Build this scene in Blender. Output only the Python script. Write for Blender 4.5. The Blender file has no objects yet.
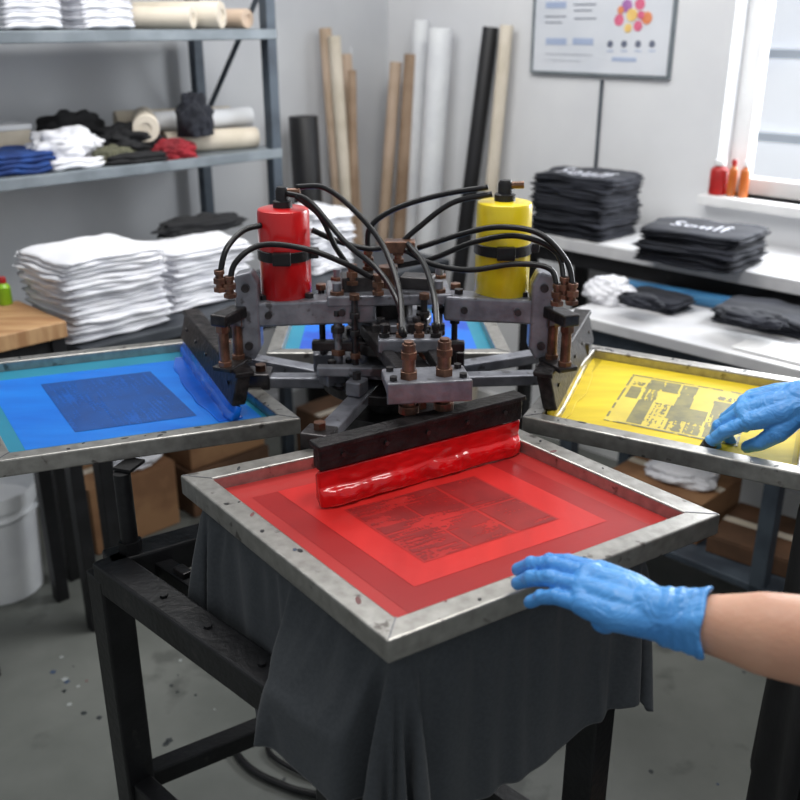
import bpy, bmesh, math, random
from mathutils import Vector, Matrix, noise
random.seed(7)
scene = bpy.context.scene
COL = scene.collection
try:
    scene.view_settings.view_transform = 'Standard'
except Exception:
    pass
# ------------------------------------------------------------ camera maths
CAMZ = 1.55; PITCH = math.radians(21.8); F = 950.0
CP, SP = math.cos(PITCH), math.sin(PITCH)
def ray(u, v):
    a = (v - 400) / F
    return Vector(((u - 400) / F, CP - SP * a, -SP - CP * a))
def P(u, v, z):
    d = ray(u, v); t = (z - CAMZ) / d.z
    return Vector((0, 0, CAMZ)) + d * t
def D(u, v, y):
    d = ray(u, v); return Vector((0, 0, CAMZ)) + d * (y / d.y)
K = Vector((-.05, 4.15, 0)); S2 = math.sqrt(.5)
eL = Vector((S2, S2, 0)); nL = Vector((S2, -S2, 0))
eR = Vector((S2, -S2, 0)); nR = Vector((-S2, -S2, 0))
def L(a, d, z=0): return K - eL * a + nL * d + Vector((0, 0, z))
def R(a, d, z=0): return K + eR * a + nR * d + Vector((0, 0, z))
def hit(u, v, n, d):
    r = ray(u, v); o = Vector((0, 0, CAMZ))
    t = (d - (o - K).dot(n)) / r.dot(n)
    return o + r * t
def LW(u, v, d): return hit(u, v, nL, d)
def RW(u, v, d): return hit(u, v, nR, d)
# ------------------------------------------------------------ materials
def s2l(c):
    return tuple((x / 255 / 12.92) if x / 255 <= .04045 else ((x / 255 + .055) / 1.055) ** 2.4 for x in c)
def mat(name, c1, c2=None, scale=20, rough=.6, metal=0, bump=0, bscale=80, lo=.4, hi=.6, coat=0, detail=5, stretch=None, spec=.5, emis=0, sss=0, dist=.004, sheen=0, stain=None, distort=0):
    m = bpy.data.materials.new(name); m.use_nodes = True
    nt = m.node_tree; n = nt.nodes; b = n['Principled BSDF']; lk = nt.links
    b.inputs['Roughness'].default_value = rough; b.inputs['Metallic'].default_value = metal
    b.inputs['Coat Weight'].default_value = coat; b.inputs['Specular IOR Level'].default_value = spec
    if sheen: b.inputs['Sheen Weight'].default_value = sheen
    if coat: b.inputs['Coat Roughness'].default_value = .12
    if sss:
        b.inputs['Subsurface Weight'].default_value = sss; b.inputs['Subsurface Scale'].default_value = .01
    c1 = s2l(c1) + (1,); c2 = (s2l(c2) + (1,)) if c2 else tuple(x * .85 for x in c1[:3]) + (1,)
    tc = n.new('ShaderNodeTexCoord'); mp = n.new('ShaderNodeMapping')
    lk.new(tc.outputs['Object'], mp.inputs[0])
    if stretch: mp.inputs['Scale'].default_value = stretch
    ns = n.new('ShaderNodeTexNoise'); ns.inputs['Scale'].default_value = scale; ns.inputs['Detail'].default_value = detail
    lk.new(mp.outputs[0], ns.inputs['Vector'])
    cr = n.new('ShaderNodeValToRGB'); cr.color_ramp.elements[0].position = lo; cr.color_ramp.elements[1].position = hi
    cr.color_ramp.elements[0].color = c2; cr.color_ramp.elements[1].color = c1
    lk.new(ns.outputs['Fac'], cr.inputs[0]); outc = cr.outputs[0]
    if stain:
        n3 = n.new('ShaderNodeTexNoise'); n3.inputs['Scale'].default_value = stain[1]; n3.inputs['Detail'].default_value = 6
        lk.new(tc.outputs['Object'], n3.inputs['Vector'])
        r3 = n.new('ShaderNodeValToRGB'); r3.color_ramp.elements[0].position = stain[2]; r3.color_ramp.elements[1].position = stain[2] + .06
        r3.color_ramp.elements[0].color = (0, 0, 0, 1); r3.color_ramp.elements[1].color = (.8, .8, .8, 1); lk.new(n3.outputs['Fac'], r3.inputs[0])
        mx = n.new('ShaderNodeMix'); mx.data_type = 'RGBA'; lk.new(r3.outputs[0], mx.inputs['Factor']); lk.new(outc, mx.inputs['A']); mx.inputs['B'].default_value = s2l(stain[0]) + (1,)
        outc = mx.outputs['Result']
    lk.new(outc, b.inputs['Base Color'])
    if emis:
        lk.new(outc, b.inputs['Emission Color']); b.inputs['Emission Strength'].default_value = emis
    if bump:
        n2 = n.new('ShaderNodeTexNoise'); n2.inputs['Scale'].default_value = bscale; n2.inputs['Detail'].default_value = 4; n2.inputs['Distortion'].default_value = distort
        lk.new(tc.outputs['Object'], n2.inputs['Vector'])
        bp = n.new('ShaderNodeBump'); bp.inputs['Strength'].default_value = bump; bp.inputs['Distance'].default_value = dist
        lk.new(n2.outputs['Fac'], bp.inputs['Height']); lk.new(bp.outputs[0], b.inputs['Normal'])
    return m
M = {}
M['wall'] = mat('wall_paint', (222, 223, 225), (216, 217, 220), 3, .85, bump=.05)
M['wall_l'] = mat('wall_paint_shaded', (202, 204, 207), (195, 197, 201), 3, .85, bump=.05)  # same wall paint, with the left wall's shade put into a darker colour
M['floor'] = mat('concrete_floor', (120, 122, 117), (100, 103, 98), 5, .5, bump=.08, bscale=30, lo=.3, hi=.7, detail=9, stain=((86, 88, 84), 6, .60))
M['white'] = mat('white_paint', (228, 228, 228), (220, 220, 220), 8, .5)
M['alu'] = mat('brushed_aluminium', (182, 180, 175), (152, 149, 144), 60, .32, .75, .08, 320, .3, .7, detail=8, stain=((84, 78, 74), 36, .62))
M['alu2'] = mat('worn_grey_steel', (134, 135, 140), (100, 100, 105), 30, .36, .6, .15, 120, .35, .6, detail=6)
M['armgrey'] = mat('arm_grey_steel', (146, 148, 156), (112, 113, 121), 26, .36, .45, .15, 120, .35, .65, detail=7, stain=((62, 58, 58), 36, .60))
M['steel'] = mat('dark_oily_steel', (72, 69, 70), (44, 42, 43), 34, .33, .6, .25, 120, .35, .65, detail=7)
M['black'] = mat('black_powder_coat', (26, 26, 29), (15, 15, 17), 14, .42, .1, .25, 90, stain=((48, 46, 46), 30, .66))
M['blackpaint'] = mat('black_holder_paint', (34, 31, 32), (16, 14, 15), 50, .5, 0, .6, 120, spec=.3)
M['wornblack'] = mat('ink_stained_holder', (44, 40, 41), (20, 18, 19), 60, .45, .2, .5, 120, spec=.35, stain=((84, 80, 78), 40, .65))
M['rubber'] = mat('black_rubber_hose', (22, 22, 25), (13, 13, 15), 30, .35, spec=.4)
M['brass'] = mat('dull_copper', (134, 98, 80), (92, 67, 55), 44, .34, .6, .15, 200, detail=5)
M['redcan'] = mat('red_enamel', (206, 24, 28), (176, 16, 22), 12, .28, coat=.4, lo=.3, hi=.5)
M['yelcan'] = mat('yellow_enamel', (240, 214, 34), (214, 184, 24), 12, .3, coat=.4, lo=.3, hi=.5)
M['redink'] = mat('wet_red_ink', (226, 12, 20), (204, 6, 14), 20, .18, coat=.6, bump=.3, bscale=40, spec=.5, dist=.003, distort=.5)
M['bluink'] = mat('wet_blue_ink', (8, 104, 220), (4, 84, 194), 14, .2, coat=.6, bump=.3, bscale=40)
M['yelink'] = mat('wet_yellow_ink', (206, 178, 34), (120, 104, 30), 24, .35, coat=.1, bump=.3, bscale=40)
M['glove'] = mat('blue_nitrile', (86, 162, 232), (70, 144, 220), 10, .38, bump=.8, bscale=34, lo=.3, hi=.6, dist=.005, distort=1.8)
M['skin'] = mat('skin', (218, 168, 140), (200, 146, 120), 14, .5, bump=.18, bscale=160, sss=.12, lo=.3, hi=.7)
M['tee'] = mat('charcoal_jersey', (66, 70, 74), (60, 64, 68), 200, .92, bump=.2, bscale=900, dist=.001, sheen=.15)
M['whitecloth'] = mat('white_cotton', (232, 232, 236), (220, 221, 227), 9, .9, bump=.3, bscale=30)
M['blackcloth'] = mat('navy_black_cotton', (28, 31, 42), (20, 23, 32), 9, .88, bump=.3, bscale=30, sheen=.05)
M['darkwear'] = mat('black_workwear', (22, 23, 26), (15, 15, 18), 18, .85, bump=.2, bscale=60)
M['shelf'] = mat('grey_shelf_steel', (128, 136, 142), (110, 118, 124), 10, .5, .3)
M['post'] = mat('blue_grey_post', (74, 84, 94), (56, 64, 74), 10, .5, .3)
M['wood'] = mat('light_wood', (190, 152, 110), (162, 120, 82), 6, .55, stretch=(1, 8, 1))
M['card'] = mat('cardboard', (150, 112, 78), (126, 90, 62), 8, .85)
M['darkcard'] = mat('dark_cardboard', (104, 74, 52), (82, 58, 40), 8, .85)
M['cream'] = mat('cream_roll', (214, 204, 188), (198, 188, 170), 8, .8)
M['tan'] = mat('tan_roll', (196, 174, 154), (178, 156, 134), 8, .8)
M['brownroll'] = mat('brown_paper_roll', (164, 140, 118), (140, 116, 94), 8, .8)
M['whiteroll'] = mat('white_roll', (224, 226, 228), (212, 214, 218), 8, .6)
M['blackroll'] = mat('black_roll', (26, 26, 30), (18, 18, 20), 8, .5)
M['olive'] = mat('olive_cloth', (96, 96, 76), (76, 76, 60), 12, .85)
M['tabletop'] = mat('pale_worktop', (208, 208, 209), (192, 192, 195), 8, .45)
M['darktop'] = mat('dark_worktop', (60, 64, 70), (46, 50, 56), 8, .5)
M['navy'] = mat('blue_cloth', (30, 66, 130), (20, 48, 104), 18, .85, bump=.2, bscale=60)
M['redcloth'] = mat('dark_red_cloth', (150, 26, 40), (110, 18, 28), 18, .85)
M['bluestrip'] = mat('blue_vinyl', (60, 118, 160), (44, 94, 136), 12, .4)
M['green'] = mat('lime_plastic', (150, 200, 40), (130, 180, 30), 12, .35)
M['redplastic'] = mat('red_plastic', (180, 36, 34), (150, 26, 26), 12, .3)
M['orange'] = mat('orange_plastic', (200, 112, 50), (176, 90, 36), 12, .3)
M['bucket'] = mat('white_bucket_plastic', (232, 234, 236), (222, 224, 228), 8, .35)
M['ink_k'] = mat('splattered_paint', (58, 62, 64), (44, 48, 50), 8, .45)
M['ink_d'] = mat('dark_wet_ink', (34, 34, 40), (22, 22, 28), 30, .35)
M['ink_tip'] = mat('ink_smudged_nitrile', (30, 34, 46), (18, 20, 26), 60, .4, lo=.35, hi=.75)
M['splat_b'] = mat('splattered_blue', (66, 84, 112), (60, 74, 98), 8, .45)
M['splat_w'] = mat('splattered_white', (176, 180, 178), (160, 164, 162), 8, .45)
M['splat_r'] = mat('splattered_red', (128, 74, 74), (110, 66, 66), 8, .45)
M['paper'] = mat('poster_paper', (216, 219, 225), (208, 212, 219), 4, .6)
M['pblue'] = mat('poster_blue', (170, 183, 208), (160, 174, 202), 4, .6)
M['pdark'] = mat('poster_dark', (104, 110, 128), (94, 100, 118), 4, .6)
M['pink'] = mat('poster_pink', (218, 108, 138), (206, 94, 128), 40, .6)
M['ppur'] = mat('poster_purple', (176, 116, 176), (160, 106, 168), 40, .6)
M['pora'] = mat('poster_orange', (224, 142, 96), (214, 124, 84), 40, .6)
M['pyel'] = mat('poster_yellow', (236, 204, 124), (230, 190, 112), 40, .6)
M['textwhite'] = mat('white_print', (204, 206, 214), (186, 188, 198), 40, .7)
M['ext'] = mat('glowing_facade', (236, 239, 244), (228, 232, 239), 2, .9, emis=.66)  # emission stands in for bright daylight on the building outside
M['ext2'] = mat('glowing_facade_trim', (190, 198, 208), (180, 188, 200), 2, .9, emis=.4)  # trim glows more weakly, its daylight put into the emission as well
M['hair'] = mat('dark_hair', (40, 28, 22), (26, 18, 14), 60, .6)
M['sten_r'] = mat('red_stencil_dark', (154, 36, 36), (134, 32, 33), 26, .34, lo=.35, hi=.65)
M['sten_rp'] = mat('red_stencil_panel', (188, 42, 40), (172, 38, 37), 14, .32, lo=.35, hi=.65)
M['sten_y'] = mat('yellow_stencil_dark', (132, 124, 68), (104, 99, 62), 40, .5, lo=.35, hi=.65)
M['sten_yp'] = mat('yellow_stencil_panel', (218, 196, 66), (198, 176, 58), 14, .5, lo=.35, hi=.65)
M['sten_b'] = mat('blue_stencil_dark', (14, 78, 154), (14, 68, 138), 26, .4, lo=.35, hi=.65)
M['sten_bp'] = mat('blue_stencil_panel', (12, 94, 186), (13, 84, 168), 14, .4, lo=.35, hi=.65)
# ------------------------------------------------------------ mesh builder
ORG = {}
class MB:
    def __init__(s): s.bm = bmesh.new()
    def face(s, pts):
        try: return s.bm.faces.new([s.bm.verts.new(p) for p in pts])
        except Exception: return None
    def box(s, c, size, rz=0, mtx=None):
        mt = mtx if mtx else Matrix.Translation(c) @ Matrix.Rotation(rz, 4, 'Z')
        bmesh.ops.create_cube(s.bm, size=1, matrix=mt @ Matrix.Diagonal((size[0], size[1], size[2], 1)))
        return s
    def hexa(s, lo, hi):
        a = [s.bm.verts.new(p) for p in lo]; b = [s.bm.verts.new(p) for p in hi]
        s.bm.faces.new(a[::-1]); s.bm.faces.new(b)
        for i in range(4): s.bm.faces.new((a[i], a[(i + 1) % 4], b[(i + 1) % 4], b[i]))
        return s
    def bar(s, p, q, w, h):
        p, q = Vector(p), Vector(q); d = q - p; l = d.length
        x = d.normalized(); up = Vector((0, 0, 1))
        if abs(x.z) > .99: up = Vector((S2, -S2, 0))
        y = up.cross(x).normalized(); z = x.cross(y)
        mt = Matrix((x, y, z)).transposed().to_4x4(); mt.translation = (p + q) / 2
        bmesh.ops.create_cube(s.bm, size=1, matrix=mt @ Matrix.Diagonal((l, w, h, 1)))
        return s
    def cyl(s, p, q, r, r2=None, seg=20):
        p, q = Vector(p), Vector(q); d = q - p
        mt = d.to_track_quat('Z', 'Y').to_matrix().to_4x4(); mt.translation = (p + q) / 2
        bmesh.ops.create_cone(s.bm, cap_ends=True, segments=seg, radius1=r, radius2=r if r2 is None else r2, depth=d.length, matrix=mt)
        return s
    def sph(s, c, r, seg=16, sc=(1, 1, 1), rot=None):
        mt = Matrix.Translation(c)
        if rot: mt = mt @ rot
        bmesh.ops.create_uvsphere(s.bm, u_segments=seg, v_segments=max(6, seg // 2), radius=r, matrix=mt @ Matrix.Diagonal((sc[0], sc[1], sc[2], 1)))
        return s
    def lathe(s, c, prof, seg=32, axis=None):
        mt = Matrix.Translation(c)
        if axis is not None: mt = mt @ Vector(axis).to_track_quat('Z', 'Y').to_matrix().to_4x4()
        rings = []
        for r, z in prof:
            rings.append([s.bm.verts.new(mt @ Vector((r * math.cos(2 * math.pi * i / seg), r * math.sin(2 * math.pi * i / seg), z))) for i in range(seg)])
        for a, b in zip(rings, rings[1:]):
            for i in range(seg):
                s.bm.faces.new((a[i], a[(i + 1) % seg], b[(i + 1) % seg], b[i]))
        if prof[0][0] > 1e-5: s.bm.faces.new(rings[0][::-1])
        if prof[-1][0] > 1e-5: s.bm.faces.new(rings[-1])
        return s
    def tube(s, pts, r, seg=10, sub=8, rr=None):
        pts = [Vector(p) for p in pts]; cr = []
        ext = [pts[0] * 2 - pts[1]] + pts + [pts[-1] * 2 - pts[-2]]
        for i in range(1, len(ext) - 2):
            for k in range(sub):
                t = k / sub; a, b, c, d = ext[i - 1], ext[i], ext[i + 1], ext[i + 2]
                cr.append(.5 * ((2 * b) + (c - a) * t + (2 * a - 5 * b + 4 * c - d) * t * t + (3 * b - a - 3 * c + d) * t ** 3))
        cr.append(pts[-1]); rings = []; prev = None
        for i, p in enumerate(cr):
            tg = (cr[min(i + 1, len(cr) - 1)] - cr[max(i - 1, 0)]).normalized()
            if prev is None:
                prev = tg.orthogonal().normalized()
            prev = (prev - tg * prev.dot(tg)).normalized(); b2 = tg.cross(prev)
            r_ = r if rr is None else r * rr(i / (len(cr) - 1))
            rings.append([s.bm.verts.new(p + (prev * math.cos(2 * math.pi * k / seg) + b2 * math.sin(2 * math.pi * k / seg)) * r_) for k in range(seg)])
        for a, b in zip(rings, rings[1:]):
            for k in range(seg): s.bm.faces.new((a[k], a[(k + 1) % seg], b[(k + 1) % seg], b[k]))
        s.bm.faces.new(rings[0][::-1]); s.bm.faces.new(rings[-1])
        return s
    def prism(s, poly, z0, z1):
        lo = [s.bm.verts.new((p[0], p[1], z0)) for p in poly]; hi = [s.bm.verts.new((p[0], p[1], z1)) for p in poly]
        n = len(poly)
        s.bm.faces.new(lo[::-1]); s.bm.faces.new(hi)
        for i in range(n): s.bm.faces.new((lo[i], lo[(i + 1) % n], hi[(i + 1) % n], hi[i]))
        return s
    def build(s, name, m, parent=None, smooth=False, bevel=0, world=True, recalc=True):
        me = bpy.data.meshes.new(name)
        if recalc: bmesh.ops.recalc_face_normals(s.bm, faces=s.bm.faces)
        o = bpy.data.objects.new(name, me); COL.objects.link(o)
        if parent is not None:
            org = ORG[parent.name]; o.parent = parent
            if world: bmesh.ops.translate(s.bm, verts=s.bm.verts, vec=-org)
            ORG[o.name] = org
        else:
            if world:
                xs = [v.co for v in s.bm.verts]
                org = Vector(((min(v.x for v in xs) + max(v.x for v in xs)) / 2, (min(v.y for v in xs) + max(v.y for v in xs)) / 2, min(v.z for v in xs)))
                bmesh.ops.translate(s.bm, verts=s.bm.verts, vec=-org); o.location = org
            else: org = Vector((0, 0, 0))
            ORG[o.name] = org
        s.bm.to_mesh(me); s.bm.free(); me.materials.append(M[m] if isinstance(m, str) else m)
        if smooth:
            for p in me.polygons: p.use_smooth = True
            if smooth != 'all':
                try: me.set_sharp_from_angle(angle=math.radians(40))
                except Exception: pass
        if bevel:
            b = o.modifiers.new('bevel', 'BEVEL'); b.width = bevel; b.segments = 2; b.limit_method = 'ANGLE'
        return o
def thing(name, label, cat, loc=(0, 0, 0), group=None):
    o = bpy.data.objects.new(name, None); COL.objects.link(o); o.location = loc; o.empty_display_size = .05
    ORG[o.name] = Vector(loc); return tag(o, label, cat, group)
def tag(o, label, cat, group=None):
    o['label'] = label; o['category'] = cat
    if group: o['group'] = group
    return o
def struct(o): o['kind'] = 'structure'; return o
Z = Vector((0, 0, 1))
def up(p, z): return Vector((p.x, p.y, z))
def fl(v): return Vector((v.x, v.y, 0))
def sstep(x): x = max(0, min(1, x)); return x * x * (3 - 2 * x)
N = lambda *a: noise.noise(Vector(a))
# ------------------------------------------------------------ stand geometry + cloth drape (simulated first, in an empty scene)
HC = Vector((-.02, 1.60, 0))
A = Vector((-.455, 1.275, 0)); B0 = Vector((-.03, .866, 0)); C0 = Vector((.292, 1.07, 0))
ZS = .755
ab = (B0 - A).normalized(); bc = (C0 - B0).normalized()
B = B0 - ab * .055; C = C0 - ab * .055 + bc * .035; Dd = A + (C - B)
pq = [Vector((-.285, 1.205, 0)), Vector((-.005, .862, 0)), Vector((.318, 1.070, 0)), Vector((.08, 1.40, 0))]
cpt = (pq[0] + pq[2]) / 2
def drape():
    ls = (pq[3] - pq[0]).length; lt = (pq[1] - pq[0]).length
    s0, s1 = -.225 / ls, 1 + .14 / ls; t0, t1 = -.10 / lt, 1 + .255 / lt
    n_s = int((s1 - s0) * ls / .0088); n_t = int((t1 - t0) * lt / .0088)
    bm = bmesh.new(); g = []; pins = []
    for i in range(n_s + 1):
        r = []
        for j in range(n_t + 1):
            fs, ft = i / n_s, j / n_t
            t_hi = t1 - (.05 / lt) * sstep((fs - .5) / .45)
            s_lo = s0 + (.04 / ls) * sstep((.55 - ft) / .5)
            s = s_lo + (s1 - s_lo) * fs; t = t0 + (t_hi - t0) * ft
            p = (pq[0] * (1 - s) + pq[3] * s) * (1 - t) + (pq[1] * (1 - s) + pq[2] * s) * t
            inside = 0 <= s <= 1 and 0 <= t <= 1
            z = .9095 + (0 if inside else .004 * N(s * 7, t * 7, 3))
            v = bm.verts.new((p.x, p.y, z)); r.append(v)
            if inside: pins.append(i * (n_t + 1) + j)
        g.append(r)
    for i in range(n_s):
        for j in range(n_t): bm.faces.new((g[i][j], g[i + 1][j], g[i + 1][j + 1], g[i][j + 1]))
    me = bpy.data.meshes.new('drape_src'); bm.to_mesh(me); bm.free()
    o = bpy.data.objects.new('drape_src', me); COL.objects.link(o)
    vg = o.vertex_groups.new(name='pin'); vg.add(pins, 1.0, 'REPLACE')
    cols = []
    def collider(mb):
        m_ = bpy.data.meshes.new('c'); mb.bm.to_mesh(m_); mb.bm.free(); c = bpy.data.objects.new('c', m_); COL.objects.link(c)
        c.modifiers.new('col', 'COLLISION'); c.collision.thickness_outer = .004; c.collision.thickness_inner = .02; c.collision.cloth_friction = 1; cols.append(c)
    # the space below the platen is blocked so that the hem cannot tuck itself under the rails
    inn = [cpt + (p - cpt) * .975 for p in pq]
    collider(MB().prism([(p.x, p.y) for p in inn], .45, .903))
    A2 = A.lerp(B, .80)
    collider(MB().bar(up(A2, ZS), up(B + ab * .025, ZS), .052, .052))
    md = o.modifiers.new('cloth', 'CLOTH'); st_ = md.settings
    st_.quality = 7; st_.mass = .16; st_.tension_stiffness = 10; st_.compression_stiffness = 10; st_.shear_stiffness = 3; st_.bending_stiffness = .06
    st_.air_damping = 1.2; st_.vertex_group_mass = 'pin'; st_.shrink_min = -.09
    cs = md.collision_settings; cs.use_collision = True; cs.collision_quality = 3; cs.distance_min = .003; cs.use_self_collision = True; cs.self_distance_min = .0025; cs.self_friction = 1
    FR = 85
    scene.frame_start = 1; scene.frame_end = FR; md.point_cache.frame_start = 1; md.point_cache.frame_end = FR
    for f_ in range(1, FR + 1): scene.frame_set(f_)
    ev = o.evaluated_get(bpy.context.evaluated_depsgraph_get()); me2 = bpy.data.meshes.new_from_object(ev)
    bpy.data.objects.remove(o)
    for c in cols: bpy.data.objects.remove(c)
    scene.frame_set(1)
    return me2
dm_ = drape()
xs = [v.co.copy() for v in dm_.vertices]
org = Vector(((min(v.x for v in xs) + max(v.x for v in xs)) / 2, (min(v.y for v in xs) + max(v.y for v in xs)) / 2, min(v.z for v in xs)))
for v in dm_.vertices: v.co = v.co - org
dm_.name = 'draped_shirt'; dm_.materials.clear(); dm_.materials.append(M['tee'])
for p in dm_.polygons: p.use_smooth = True
sh = bpy.data.objects.new('draped_shirt', dm_); COL.objects.link(sh); sh.location = org; ORG[sh.name] = org
s2 = sh.modifiers.new('relax', 'SMOOTH'); s2.iterations = 2
sb = sh.modifiers.new('sub', 'SUBSURF'); sb.levels = 1; sb.render_levels = 1
so = sh.modifiers.new('thick', 'SOLIDIFY'); so.thickness = .0016; so.offset = 1
tag(sh, 'charcoal grey shirt draped over the platen under the red screen', 'shirt')
# ------------------------------------------------------------ room
struct(MB().box((0.2, 2.2, -.05), (7.6, 7.6, .1)).build('floor', 'floor'))
def slab(fn, a0, a1, z0, z1, d0, d1, mb):
    p = [fn(a0, d0), fn(a1, d0), fn(a1, d1), fn(a0, d1)]
    mb.prism([(q.x, q.y) for q in p], z0, z1); return mb
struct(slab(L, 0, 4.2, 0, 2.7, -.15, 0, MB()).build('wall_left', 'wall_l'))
W0, W1, WZ0, WZ1 = 1.50, 2.75, 1.03, 2.25
w = MB(); slab(R, -.15, W0, 0, 2.7, -.15, 0, w); slab(R, W1, 4.2, 0, 2.7, -.15, 0, w)
slab(R, W0, W1, 0, WZ0, -.15, 0, w); slab(R, W0, W1, WZ1, 2.7, -.15, 0, w)
struct(w.build('wall_right', 'wall'))
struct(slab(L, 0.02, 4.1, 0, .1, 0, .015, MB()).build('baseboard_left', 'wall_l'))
struct(slab(R, 0.02, 4.1, 0, .1, 0, .015, MB()).build('baseboard_right', 'white'))
win = struct(thing('window_1', '', '', R(2.1, -.1, WZ0)))
del win['label'], win['category']
f = MB()
for (a0, a1, z0, z1) in ((W0, W0 + .06, WZ0, WZ1), (W1 - .06, W1, WZ0, WZ1), (W0, W1, WZ0, WZ0 + .05), (W0, W1, WZ1 - .06, WZ1)):
    slab(R, a0, a1, z0, z1, -.13, -.08, f)
f.build('window_frame', 'white', win, bevel=.003)
slab(R, W0 - .03, W1 + .03, WZ0 - .03, WZ0, -.08, .05, MB()).build('window_sill', 'white', win, bevel=.003)
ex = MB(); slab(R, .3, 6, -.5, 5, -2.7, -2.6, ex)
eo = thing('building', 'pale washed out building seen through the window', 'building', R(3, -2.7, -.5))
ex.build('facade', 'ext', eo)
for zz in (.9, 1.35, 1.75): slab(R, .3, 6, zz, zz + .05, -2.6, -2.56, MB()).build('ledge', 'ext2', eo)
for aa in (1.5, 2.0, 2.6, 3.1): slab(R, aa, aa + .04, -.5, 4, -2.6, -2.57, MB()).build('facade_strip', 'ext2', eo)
# ------------------------------------------------------------ printing screens
def cells(Q, z, s0, s1, t0, t1, nu, nv, keep, name, m, parent):
    """worn printed image: the small cells of the mesh where the photo emulsion is dark"""
    mb = MB()
    for i in range(nu):
        for j in range(nv):
            u, v = (i + .5) / nu, (j + .5) / nv
            if keep(u, v):
                a, b = s0 + (s1 - s0) * i / nu, s0 + (s1 - s0) * (i + 1) / nu
                c, d = t0 + (t1 - t0) * j / nv, t0 + (t1 - t0) * (j + 1) / nv
                mb.face([Q(a, c, z), Q(a, d, z), Q(b, d, z), Q(b, c, z)])
    bmesh.ops.remove_doubles(mb.bm, verts=mb.bm.verts, dist=.00005)
    return mb.build(name, m, parent)
def screen(label, quad, zt, mats, layers, h=.03, bw=.032, sten=None, spots=(), name='printing_screen'):
    q = [Vector((p.x, p.y, 0)) for p in quad]        # left, front, right, back
    l0 = (q[3] - q[0]).length; l1 = (q[1] - q[0]).length
    def Q(s, t, z): 
        p = (q[0] * (1 - s) + q[3] * s) * (1 - t) + (q[1] * (1 - s) + q[2] * s) * t
        return Vector((p.x, p.y, z))
    c = Q(.5, .5, zt - h); root = thing(name, label, 'screen', c, 'ink screens around the printing press')
    a, b = bw / l0, bw / l1
    ins = [(a, b), (a, 1 - b), (1 - a, 1 - b), (1 - a, b)]; out = [(0, 0), (0, 1), (1, 1), (1, 0)]
    mb = MB(); bm = mb.bm
    V = [[bm.verts.new(Q(s, t, z)) for (s, t) in r] for z in (zt, zt - h) for r in (out, ins)]
    for i in range(4):
        j = (i + 1) % 4
        bm.faces.new((V[0][i], V[0][j], V[1][j], V[1][i])); bm.faces.new((V[2][i], V[3][i], V[3][j], V[2][j]))
        bm.faces.new((V[0][i], V[2][i], V[2][j], V[0][j])); bm.faces.new((V[1][i], V[1][j], V[3][j], V[3][i]))
    fr = mb.build('frame', 'alu', root, bevel=.0025)
    for (s, t) in ((0, 0), (0, 1), (1, 1), (1, 0)):
        p0 = Q(s, t, zt + .0003); p1 = Q(a if s == 0 else 1 - a, b if t == 0 else 1 - b, zt + .0003)
        MB().bar(p0 + (p1 - p0) * .08, p1, .0016, .0006).build('weld_seam', 'alu2', fr)
    for k in range(22 if spots else 0):
        side = random.randrange(4); w_ = random.uniform(.3, .9); al = random.uniform(.05, .95)
        s, t = ((a * w_, al), (1 - a * w_, al), (al, b * w_), (al, 1 - b * w_))[side]
        cc = Q(s, t, zt); r = random.uniform(.001, .0034); ml = random.uniform(1, 3.0); an = random.uniform(0, 3.14)
        poly = []
        for j in range(12):
            x = math.cos(j * math.pi / 6) * r * ml * (1 + .2 * N(j, k, 3)); y = math.sin(j * math.pi / 6) * r
            poly.append((cc.x + x * math.cos(an) - y * math.sin(an), cc.y + x * math.sin(an) + y * math.cos(an)))
        MB().prism(poly, zt, zt + .0004).build('ink_spot', random.choice(spots), fr)
    zm = zt - h + .010; E = .0003
    m = MB(); m.face([Q(s, t, zm) for (s, t) in [(a * .8, b * .8), (a * .8, 1 - b * .8), (1 - a * .8, 1 - b * .8), (1 - a * .8, b * .8)]])
    sm = m.build('screen_mesh', mats, root)
    k = 0
    for k, (nm, s0, s1, t0, t1, mt) in enumerate(layers):
        m = MB(); m.face([Q(s, t, zm + E * (k + 1)) for (s, t) in ((s0, t0), (s0, t1), (s1, t1), (s1, t0))]); m.build(nm, mt, sm)
    if sten:
        s0, s1, t0, t1, nu, nv, keep, pm, dm = sten
        m = MB(); m.face([Q(s, t, zm + E * (k + 2)) for (s, t) in ((s0, t0), (s0, t1), (s1, t1), (s1, t0))]); m.build('stencil_panel', pm, sm)
        cells(Q, zm + E * (k + 3), s0, s1, t0, t1, nu, nv, keep, 'stencil_image', dm, sm)
    return root, Q
def keep_red(u, v):
    if min(abs(u - .34), abs(u - .67)) < .010 or abs(v - .52) < .010: return False
    if min(u, v, 1 - u, 1 - v) < .015: return False
    val = N(u * 4, v * 5, 1) * .5 + N(u * 4, v * 38, 5) * .55 + N(u * 60, v * 50, 2) * .35
    if u < .34 and int(v * 20) % 2: val -= .12
    if u > .67: val += .15
    return val > -.14
def keep_yel(u, v):
    e = min(u, 1 - u, v, 1 - v)
    if e < .02 and N(u * 12, v * 12, 9) > -.15: return True
    if e < .05: return False
    w_ = v + .010 * N(u * 6, v * 7, 2)
    colm = int(w_ * 7); fr_ = w_ * 7 - colm
    val = N(colm * 3.7 + .5, int(u * 4 + .6 * N(colm, 2, 2)) * 1.9, 4) * 1.5 + .12
    val += N(v * 40, u * 4, 7) * .22 + N(u * 30, v * 60, 2) * .16
    if .78 < u < .86: val += .3
    if fr_ < .14: val -= .6
    return val > .0
def keep_blu(u, v):
    val = N(u * 3, v * 3, 12) * .4 + N(u * 4, v * 44, 3) * .5 + N(u * 70, v * 60, 2) * .4
    if min(u, 1 - u, v, 1 - v) < .03: val += .1
    return val > -.16
ZT = .95
redQ = [P(180, 475, ZT), P(388, 641, ZT), P(721, 514, ZT), P(481, 412, ZT)]
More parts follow.
